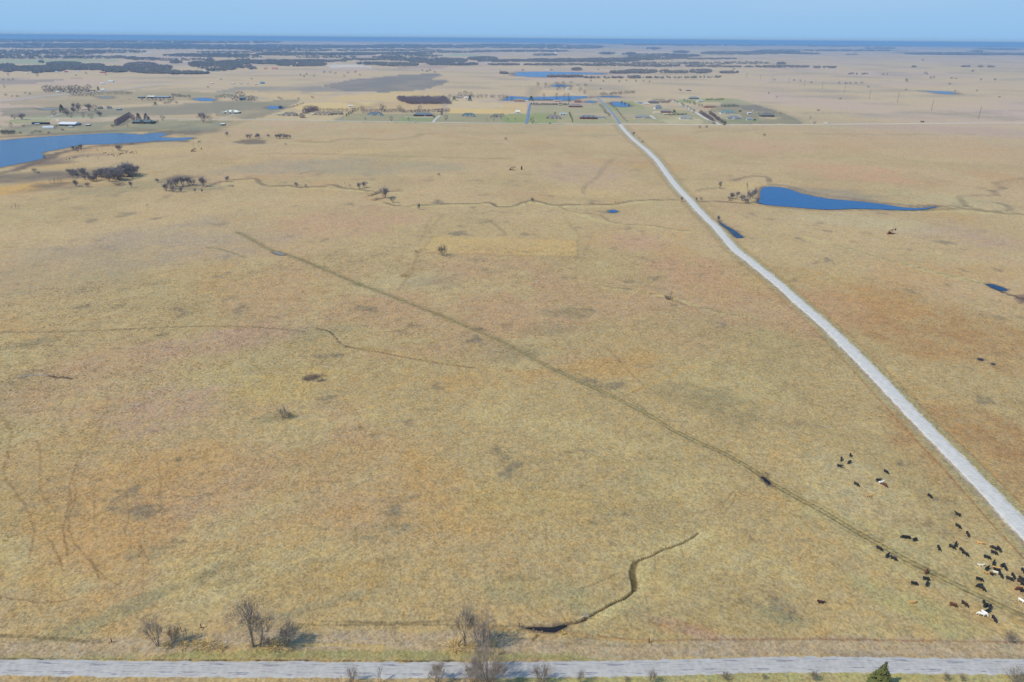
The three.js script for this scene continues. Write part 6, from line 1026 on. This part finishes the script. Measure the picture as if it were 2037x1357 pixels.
shed('shed', 'teal shed roof against the cattle barn', 144, 249.5, 12, '#6f8b9b', '#444a50', { h: 4.6, d: 9, open: 3 });
shed('shed', 'white low tank shed under the cattle barn', 140, 253.6, 8, '#dfe3e6', '#c9cdd0', { h: 2.6, d: 5, doors: 0 });
shed('shed', 'small white-roofed open shelter right of the lake farm', 174.5, 250.5, 8, '#e7ebee', '#4a4a4a', { h: 3, d: 6, open: 2 });
shed('shed', 'pale curved trailer beside the dark shed row', 74, 248.8, 9, '#e8ebee', '#9aa2a9', { h: 3, d: 4, doors: 0, category: 'shed' });
shed('shelter', 'white-roofed shelter alone near the golden field corner', 443, 249.6, 7.5, '#eef1f3', '#33363a', { h: 3.4, d: 8, open: 2, category: 'shelter' });
house('house', 'long dark house with blue-grey roof under the cone trees', 283.5, 246.2, 41, '#5e6f7d', '#4d443f', { gables: [[-0.02, 0.2]], gableWall: '#6d5a4c', rise: 4.6 });
house('house', 'white long metal-roofed house on the lawn by section road', 460.5, 226.2, 29, '#e9edf0', '#7c736c', { gables: [[-0.22, 0.2], [0.1, 0.2]], gableWall: '#cfd3d5', rise: 5, porch: [0.3, 0.3] });
shed('shed', 'small white shed at the left of the metal-roofed house', 443.5, 225.6, 4, '#e4e6e6', '#dedfdf', { h: 3 });
house('farmhouse', 'pink-roofed farmhouse beneath the tallest farm trees', 169, 219.4, 14, '#d2b8ae', '#e9ddd5', { rise: 3.5 });
house('farmhouse', 'dark-fronted small house with grey roof, right of the farm trees', 198.5, 217, 7.5, '#7c7f86', '#8f8e90', { rise: 4, d: 9 });
house('house', 'white house with dark roof on the farm slope', 216, 217, 8.5, '#7b7684', '#e7e5e2', { rise: 4, d: 9, gables: [[-0.2, 0.4]] });
shed('shed', 'teal sheds roof at the end of the farm slope', 235.5, 219.4, 9, '#89b2ba', '#78989f', { h: 3.4, d: 8, doorCol: '#31404a' });
house('farmhouse', 'blue-walled farmhouse among rounded trees', 482.5, 199, 9, '#8fb2cc', '#3f86b8', { rise: 4, d: 10, h: 4.5 });
shed('barn', 'white-roofed barn by the long grey barn', 300, 194.6, 15, '#e8eef0', '#5b6266', { h: 4, d: 16, category: 'barn', open: 4 });
shed('barn', 'long grey-blue barn above the far herd', 323, 195, 27, '#9aabbd', '#71808e', { h: 4, d: 14, category: 'barn', doors: 0 });
shed('barn', 'dark low barn left of the white-roofed barn', 280, 195.4, 12, '#7f8a98', '#454a52', { h: 3.6, d: 12, category: 'barn' });
house('house', 'white house in front of the highway tree belt', 114, 184.6, 8, '#d9e0e3', '#e9ebeb', { rise: 3, d: 9 }); house('house', 'tan cottage at the right end of the farm belt', 184.5, 181.2, 6, '#c2ae98', '#d6c6b0', { rise: 3, d: 8, category: 'cottage' }); house('house', 'white cottage left of the tan cottage', 176.5, 181.2, 5, '#d9dadb', '#ececea', { rise: 3, d: 8, category: 'cottage' }); house('house', 'long white ranch house right of the farm belt', 204, 180.6, 9, '#dfe4e8', '#eceef0', { rise: 3, d: 9 }); house('house', 'grey-roofed house within the highway tree belt', 134, 184.6, 8, '#a9a49c', '#c7c0b5', { rise: 3, d: 9 });
house('house', 'white house with steep roof alone on pasture above the highway', 220, 164, 10, '#cdd8e2', '#eef0f0', { rise: 5, d: 12, hip: 0 }); shed('shed', 'white round-roofed shed left of the steep-roofed white house', 202.5, 167.5, 6.5, '#eaf0f4', '#f0f2f2', { h: 4, rise: 2 });
house('house', 'bright blue house at the end of a far row', 521.5, 166.5, 8, '#5b9bc4', '#4a86ad', { rise: 5, d: 10 });
for (const [x, y, w, l] of [[421, 167.4, 7, 'first white house of the far row beside the bright blue house'], [463, 167.6, 7, 'second white house of the far row beside the bright blue house'], [479, 167.6, 4, 'third white house of the far row beside the bright blue house'], [492, 167.8, 3.4, 'tall white pillar house of the far row'], [509, 169, 4, 'low cream house of the far row by the bright blue one']]) house('house', l, x, y, w, '#d8d4cd', '#efece6', { rise: 3, d: 8 });
house('house', 'red-roofed house, left one of two beyond the far pastures', 528, 137.6, 5.5, '#d0605a', '#e8ded6', { rise: 5, d: 12, hip: 0 }); house('house', 'red-roofed house, right one of two beyond the far pastures', 546, 137.8, 11, '#d0605a', '#ece4dc', { rise: 6, d: 14, hip: 0 });
for (const [x, y, w, r, l] of [[131.5, 143.8, 7, '#b3344e', 'crimson barn under the far left grove'], [204, 145, 11, '#c23a4e', 'long crimson barn alone beside the far grove'], [135.5, 137.6, 9, '#e6eceb', 'white barn within the far left grove'], [112, 143.6, 6, '#cfe4e6', 'pale aqua shed before the far left grove'], [138, 144.6, 5, '#dfe6ea', 'white shed right of the crimson barn'], [74, 145, 7, '#cfdbe6', 'pale blue shed in the far left grove'], [52, 147.4, 6, '#ece8e0', 'cream house at the left grove edge'], [155, 143, 4, '#e2e6ea', 'small white shed at the grove gap'], [407, 142, 9, '#eeeeea', 'long white barn beyond the far grove gap'], [431, 142.4, 8, '#9db4ba', 'grey-teal barn right of the long white one'], [450, 139, 8, '#e4e4de', 'cream barn in front of the dense far grove'], [501, 141.4, 5, '#f0f0ec', 'white shed beside the far green field'], [195, 131, 5, '#f2f2f0', 'white gable house between two far groves'], [1041, 173.5, 2, '#e9e5dc', 'tiny cream hut near the far round pond']]) shed('barn', l, x, y, w, r, w > 6 && r[1] === 'b' ? '#a5304a' : r, { h: 4.5, d: 10, bare: 1, category: 'barn' });
// the town and scattered farms near the horizon
let ti = 0;
for (const [x, y, w] of [[44, 111, 9], [88, 109.4, 9], [102, 108.8, 10], [110, 107.2, 7], [127, 111.6, 18], [145, 109, 11], [191, 108.6, 9], [188, 112, 10], [172, 112, 5], [54, 117.2, 4], [74, 117.2, 4], [107, 117.2, 3], [118, 117.2, 6], [238, 108.6, 24], [256, 107, 16], [252, 113, 16], [285, 113.6, 32], [294, 106.4, 16], [237, 98, 3], [233, 104, 5], [345, 106.4, 4], [366, 104.2, 5], [366, 102.2, 4], [328, 100.2, 4], [348, 112.4, 4], [342, 113.8, 4], [466, 104.8, 5], [473, 104.4, 4], [463, 101.6, 3], [442, 106, 8], [542, 103.2, 5], [590, 109.6, 5], [595, 114.6, 3], [572, 100.6, 10], [513, 117.6, 6], [565, 109.4, 6], [659, 132, 22], [667, 129.6, 11], [665, 128, 4], [616, 127.6, 4], [706, 121, 6], [774, 112.6, 4], [782, 112.2, 8], [800, 110.2, 4], [828, 122.4, 3], [824, 123.2, 12], [841, 122.8, 6], [907, 98, 6], [918, 113.6, 4], [968, 124.8, 6], [974, 124.2, 4], [948, 124.6, 3], [915, 125.6, 24], [1078, 110, 15], [1092, 114.2 - 4, 0], [1238, 126.4, 6], [1230, 125.6, 5], [1222, 124.6, 8], [1106, 110, 6], [1015, 123.2, 5], [1088, 140.6, 7], [1256, 126, 8], [1280, 126.2, 6], [1310, 126, 8], [1345, 126.6, 6], [1370, 102.8, 4], [1358, 123.4, 5], [1029, 110, 8], [896, 99.4, 3]]) {
  if (!w) continue; ti++;
  shed('town_building', w >= 14 ? ['long white warehouse in the far town, left of the town centre', 'long pale factory hall in the far town', 'tan warehouse block in the far town', 'wide white hall at the near edge of the far town', 'longest white hall of the far town', 'white store block at the right of the far town', 'pale quarry plant on white ground', 'low white row of farm halls beyond the far woods', 'long white shed left of the distant road'][['127', '238', '256', '252', '285', '294', '659', '915', '1078'].indexOf(String(x))] ?? 'white hall of the far town' : (x < 250 ? 'small pale building in the left part of distant town' : x < 640 ? 'small pale building in the right part of distant town' : 'small pale building among far middle woods'), x, y, w, '#eceae4', '#f0eee8', { h: 6.5, d: 18, rise: 1.6, bare: 1, category: 'building', group: w >= 14 ? undefined : x < 250 ? 'left part of the distant town' : x < 640 ? 'right part of the distant town' : 'buildings among far middle woods' });
}
for (const [x, y, hp, l] of [[617, 88.5, 4.5, 'white water tower on the far horizon left of centre'], [621, 125.8, 3.6, 'white silo in front of the far woods'], [1100, 99.5, 0, '']]) if (hp) { const p = F(x, y), s = ppm(p), h = hp / s, t = thing('water_tower', l, 'tower', p); mesh('shaft', new THREE.CylinderGeometry(h * 0.1, h * 0.12, h * 0.7, 10).translate(0, h * 0.35, 0), WHITE, t); mesh('tank', new THREE.SphereGeometry(h * 0.24, 12, 8).scale(1, 0.8, 1).translate(0, h * 0.82, 0), WHITE, t); }
road('distant_road', 26, 2, mat('#dcd6cc'), [1111, 111, 1106, 106, 1102, 100, 1099, 93.5], { step: 200 });

// ------------------------------------------------------------------ poles, oil wells, vehicles, posts
const POLE = mat('#5d4a42', 0.9), STEEL = mat('#6b6865', 0.6), RUSTM = mat('#5a3028', 0.85), RUSTL = mat('#8d5a46', 0.85);
const order = ['nearest', 'second', 'third', 'fourth', 'fifth', 'sixth', 'seventh', 'eighth', 'ninth', 'tenth', 'eleventh', 'twelfth'];
[[1946.3, 236.1, 23.5], [1852.5, 219.5, 20.5], [1784.7, 204.5, 19], [1728.8, 196.6, 17], [1678.5, 187, 15.5], [1635.5, 177.3, 14], [1600, 171.5, 12], [1568.5, 166, 11.5], [1536, 162, 10.5], [1512, 158.9, 10], [1486.6, 155.5, 11], [1483.4, 155.5, 10.5]].forEach(([x, y, hp], i) => {
  const p = F(x, y), s = ppm(p), h = hp / (s * Math.cos(dip(p))), t = thing('power_pole', `tall wooden power pole, ${order[i]} in the line crossing the prairie`, 'power pole', p, 0.5);
  mesh('shaft', new THREE.CylinderGeometry(0.32, 0.5, h, 7).translate(0, h / 2 - 0.3, 0), POLE, t);
  for (const k of [0.97, 0.9, 0.83]) mesh('crossarm', box(4.4, 0.25, 0.25, 0, h * k, 0.36), POLE, t);
});
function pumpjack(px, py, label, s = 1, turn = 0, mast = 0) {
  const p = F(px, py); p.y -= 0.05; const t = thing('pump_jack', label, 'pump jack', p, turn);
  mesh('base', box(7 * s, 0.5 * s, 2 * s, 0, 0.25 * s, 0), RUSTM, t);
  const L = []; for (const [x0, z0] of [[-0.9, -0.9], [-0.9, 0.9], [1.1, -0.7], [1.1, 0.7]]) prism(L, new THREE.Vector3(x0 * s, 0.4 * s, z0 * s), new THREE.Vector3(0, 4.2 * s, z0 * 0.15 * s), 0.16 * s, 0.14 * s, 4); mesh('frame', tris(L), RUSTM, t);
  const B = []; prism(B, new THREE.Vector3(-3 * s, 3.7 * s, 0), new THREE.Vector3(3.2 * s, 4.7 * s, 0), 0.32 * s, 0.28 * s, 4); mesh('beam', tris(B), RUSTM, t);
  mesh('horse_head', mergeGeometries([box(0.8 * s, 1.9 * s, 0.5 * s, 3.5 * s, 4.1 * s, 0), box(0.5 * s, 1.2 * s, 0.44 * s, 3.95 * s, 4.2 * s, 0)]), RUSTM, t);
  mesh('counterweight', mergeGeometries([box(1.5 * s, 1.6 * s, 0.4 * s, -2.6 * s, 1.7 * s, 0.9 * s), box(1.5 * s, 1.6 * s, 0.4 * s, -2.6 * s, 1.7 * s, -0.9 * s), box(0.3 * s, 2.4 * s, 0.3 * s, -2.9 * s, 2.7 * s, 0)]), RUSTM, t);
  mesh('engine', box(1.6 * s, 1.2 * s, 1.4 * s, -4.2 * s, 0.95 * s, 0), RUSTL, t);
  if (mast) mesh('mast', new THREE.CylinderGeometry(0.14, 0.22, mast, 6).translate(1.2, mast / 2, 0), POLE, t);
}
pumpjack(386, 301.5, 'rusty pump jack with tall thin mast on the grass by the lake herd', 1.15, 0.15, 19); pumpjack(397.5, 283, 'small rusty pump jack above the one with the mast', 0.8, 0.5); pumpjack(1019.5, 338.5, 'dark red pump jack in the middle prairie', 1.15, 0.1); pumpjack(1773.5, 465.5, 'black and grey pump jack on its pad below the deep blue pond', 1.2, 0.3);
{ const p = F(1037.6, 337.5), t = thing('well_tank', 'slim rust-red standing tank beside the dark red pump jack', 'tank', p); mesh('tank', new THREE.CylinderGeometry(1.2, 1.3, 5.4, 12).translate(0, 2.7, 0), RUSTM, t); mesh('lid', new THREE.CylinderGeometry(0.5, 1.25, 0.5, 12).translate(0, 5.65, 0), RUSTL, t); }
{ const p = F(400.8, 297), t = thing('well_tank', 'small olive drum tank right of the masted pump jack', 'tank', p); mesh('tank', new THREE.CylinderGeometry(1.0, 1.0, 2.6, 10).translate(0, 1.3, 0), mat('#7a7356'), t); mesh('lid', new THREE.CylinderGeometry(0.3, 1.0, 0.3, 10).translate(0, 2.75, 0), mat('#7a7356'), t); }
function vehicle(px, py, label, category, paint, turn, o = {}) {
  const p = F(px, py); p.y = landRaw(p.x, p.z) + (o.lift ?? 0.5); const t = thing(o.name ?? 'pickup_truck', label, category, p, turn), m = mat(paint, 0.4), k = o.size ?? 1.4;
  mesh('body', new THREE.BoxGeometry(5.2 * k, 0.9 * k, 1.9 * k).translate(0, 0.95 * k, 0), m, t);
  mesh('cab', mergeGeometries([box(2.2 * k, 0.85 * k, 1.7 * k, 0.3 * k, 1.8 * k, 0)]), m, t);
  for (const s of [-1, 1]) mesh('window', box(1.8 * k, 0.5 * k, 0.05, 0.3 * k, 1.85 * k, s * (0.85 * k + 0.03)), GLASS, t);
  for (const x of [-1.6, 1.6]) for (const s of [-1, 1]) mesh('wheel', new THREE.CylinderGeometry(0.42 * k, 0.42 * k, 0.28 * k, 12).rotateX(Math.PI / 2).translate(x * k, 0.42 * k, s * 0.86 * k), mat('#26262a'), t);
  return t;
}
{ const p = F(1642.4, 247); p.y = landRaw(p.x, p.z) + 0.5; const t = thing('box_truck', 'white box truck driving on the section road', 'truck', p, 0.02); mesh('cargo_box', box(7, 3.4, 2.6, 0, 2.5, 0), WHITE, t); mesh('cab', box(2, 2.2, 2.4, -4.6, 1.7, 0), WHITE, t); for (const x of [-4.6, -1.5, 2.2]) for (const s of [-1, 1]) mesh('wheel', new THREE.CylinderGeometry(0.5, 0.5, 0.35, 12).rotateX(Math.PI / 2).translate(x, 0.5, s * 1.1), mat('#26262a'), t); mesh('window', box(0.06, 0.8, 2, -5.64, 2.2, 0), GLASS, t); }
{ const p = F(1648.8, 247); p.y = landRaw(p.x, p.z) + 0.5; const t = thing('flat_trailer', 'pale flat trailer just behind the white box truck', 'trailer', p, 0.02); mesh('deck', box(7.5, 0.7, 2.4, 0, 1.2, 0), mat('#d8d2d2'), t); for (const x of [1.4, 2.6]) for (const s of [-1, 1]) mesh('wheel', new THREE.CylinderGeometry(0.45, 0.45, 0.3, 12).rotateX(Math.PI / 2).translate(x, 0.45, s * 1), mat('#26262a'), t); mesh('tongue', box(2.4, 0.15, 0.3, -4.95, 0.9, 0), STEEL, t); }
vehicle(825.6, 243.6, 'white car passing on the section road before the brick house', 'car', '#f4f3ef', 0, { name: 'car' });
vehicle(1441, 249, 'dark pickup waiting where the lane meets the section road', 'pickup', '#3b3638', 0.1, { size: 1.3 });
vehicle(1501, 239.6, 'dark blue car beside the small white cottage', 'car', '#33465c', 0.2, { name: 'car', size: 1.6, lift: 0.05 });
vehicle(1094, 246.6, 'blue car near the street corner on the section road', 'car', '#4a76a4', 0, { name: 'car', size: 1.3 });
{ const p = F(1472, 222), t = thing('stock_trailer', 'long dark stock trailer behind the teal roofed house', 'trailer', p); mesh('body', box(9, 2.6, 2.4, 0, 2, 0), mat('#33363c', 0.5), t); for (const x of [-1, 1.2]) for (const s of [-1, 1]) mesh('wheel', new THREE.CylinderGeometry(0.5, 0.5, 0.3, 12).rotateX(Math.PI / 2).translate(x, 0.5, s * 1.1), mat('#26262a'), t); }
for (const [x, l] of [[1832.5, 'left brown hay bale beside the section road'], [1836.5, 'right brown hay bale beside the section road']]) { const p = F(x, 243.2), o = mesh('hay_bale', new THREE.CylinderGeometry(1.9, 1.9, 3, 16).rotateX(Math.PI / 2).translate(0, 1.8, 0), mat('#6b6156', 1)); o.position.copy(p); tag(o, l, 'hay bale'); }
for (const [x, y, l] of [[592.5, 346.5, 'left pale boulder along the eroded bank'], [609, 343, 'right pale boulder along the eroded bank'], [983, 1281, 'white rock by the roadside thicket'], [994, 1284, 'smaller white rock right of roadside thicket'], [450, 1278, 'small white litter scrap in the mown verge']]) { const p = F(x, y), g = new THREE.IcosahedronGeometry(y > 1000 ? 0.4 : 1.1, 1), a = g.attributes.position; for (let i = 0; i < a.count; i++) { const k = 1 + 0.25 * noise(a.getX(i) * 3 + x, a.getZ(i) * 3 + a.getY(i)); a.setXYZ(i, a.getX(i) * k, a.getY(i) * k * 0.6, a.getZ(i) * k); } g.computeVertexNormals(); const o = mesh('rock', g, mat('#dcd8d0', 1)); p.y += 0.15; o.position.copy(p); tag(o, l, 'rock'); }
for (const [x, y, l] of [[360.5, 1256.5, 'yellow marker post beside the leaning roadside brush'], [1118.5, 1263.5, 'yellow marker post by the dark creek pool']]) { const p = F(x, y), t = thing('marker_post', l, 'marker post', p, 0.3); p.y = ground(p.x, p.z); t.position.y = p.y; mesh('post', new THREE.CylinderGeometry(0.1, 0.1, 1.7, 8).translate(0, 0.8, 0), mat('#8d7c3a'), t); mesh('sleeve', new THREE.CylinderGeometry(0.2, 0.2, 1.5, 10).translate(0, 1.5, 0), mat('#eac40e', 0.5), t); mesh('cap', new THREE.SphereGeometry(0.2, 10, 6).translate(0, 2.25, 0), mat('#eac40e', 0.5), t); }
for (const [x, y, l] of [[222.7, 1278, 'wooden fence corner post on the left of the mown verge'], [400.5, 1249.5, 'wooden fence post behind the dead sapling'], [1032.6, 1247.5, 'short wooden post at the left tip of creek pool'], [1291, 1278.5, 'wooden fence post where the verge meets red grass']]) { const p = F(x, y); const t = thing('fence_post', l, 'fence post', p); t.position.y = ground(p.x, p.z); mesh('post', new THREE.CylinderGeometry(0.17, 0.19, 2.1, 7).translate(0, 0.95, 0), POLE, t); mesh('brace', box(0.12, 0.12, 1.6, 0.12, 1.0, 0.9), POLE, t); }

// groups whose members stand in a line of sight order get their place in it
{
  const small = ['first', 'second', 'third', 'fourth', 'fifth', 'sixth', 'seventh', 'eighth', 'ninth', 'tenth', 'eleventh', 'twelfth', 'thirteenth', 'fourteenth', 'fifteenth', 'sixteenth', 'seventeenth', 'eighteenth', 'nineteenth', 'twentieth'], tens = { 2: 'twenty-', 3: 'thirty-' };
  const ord = (i) => (i < 20 ? small[i] : i % 10 === 9 ? (i === 29 ? 'thirtieth' : 'fortieth') : tens[Math.floor((i + 1) / 10)] + small[i % 10]);
  const groups = new Map(); for (const o of scene.children) if (o.userData.group && !o.userData.kind) { const l = groups.get(o.userData.group) ?? []; l.push(o); groups.set(o.userData.group, l); }
  for (const l of groups.values()) { if (l.length > 39) continue; l.sort((a, b) => a.position.clone().project(camera).x - b.position.clone().project(camera).x); l.forEach((o, i) => { o.userData.label = `${o.userData.label.split(' ').slice(0, 12).join(' ')}, ${ord(i)} from the left`; }); }
}

renderer.render(scene, camera);
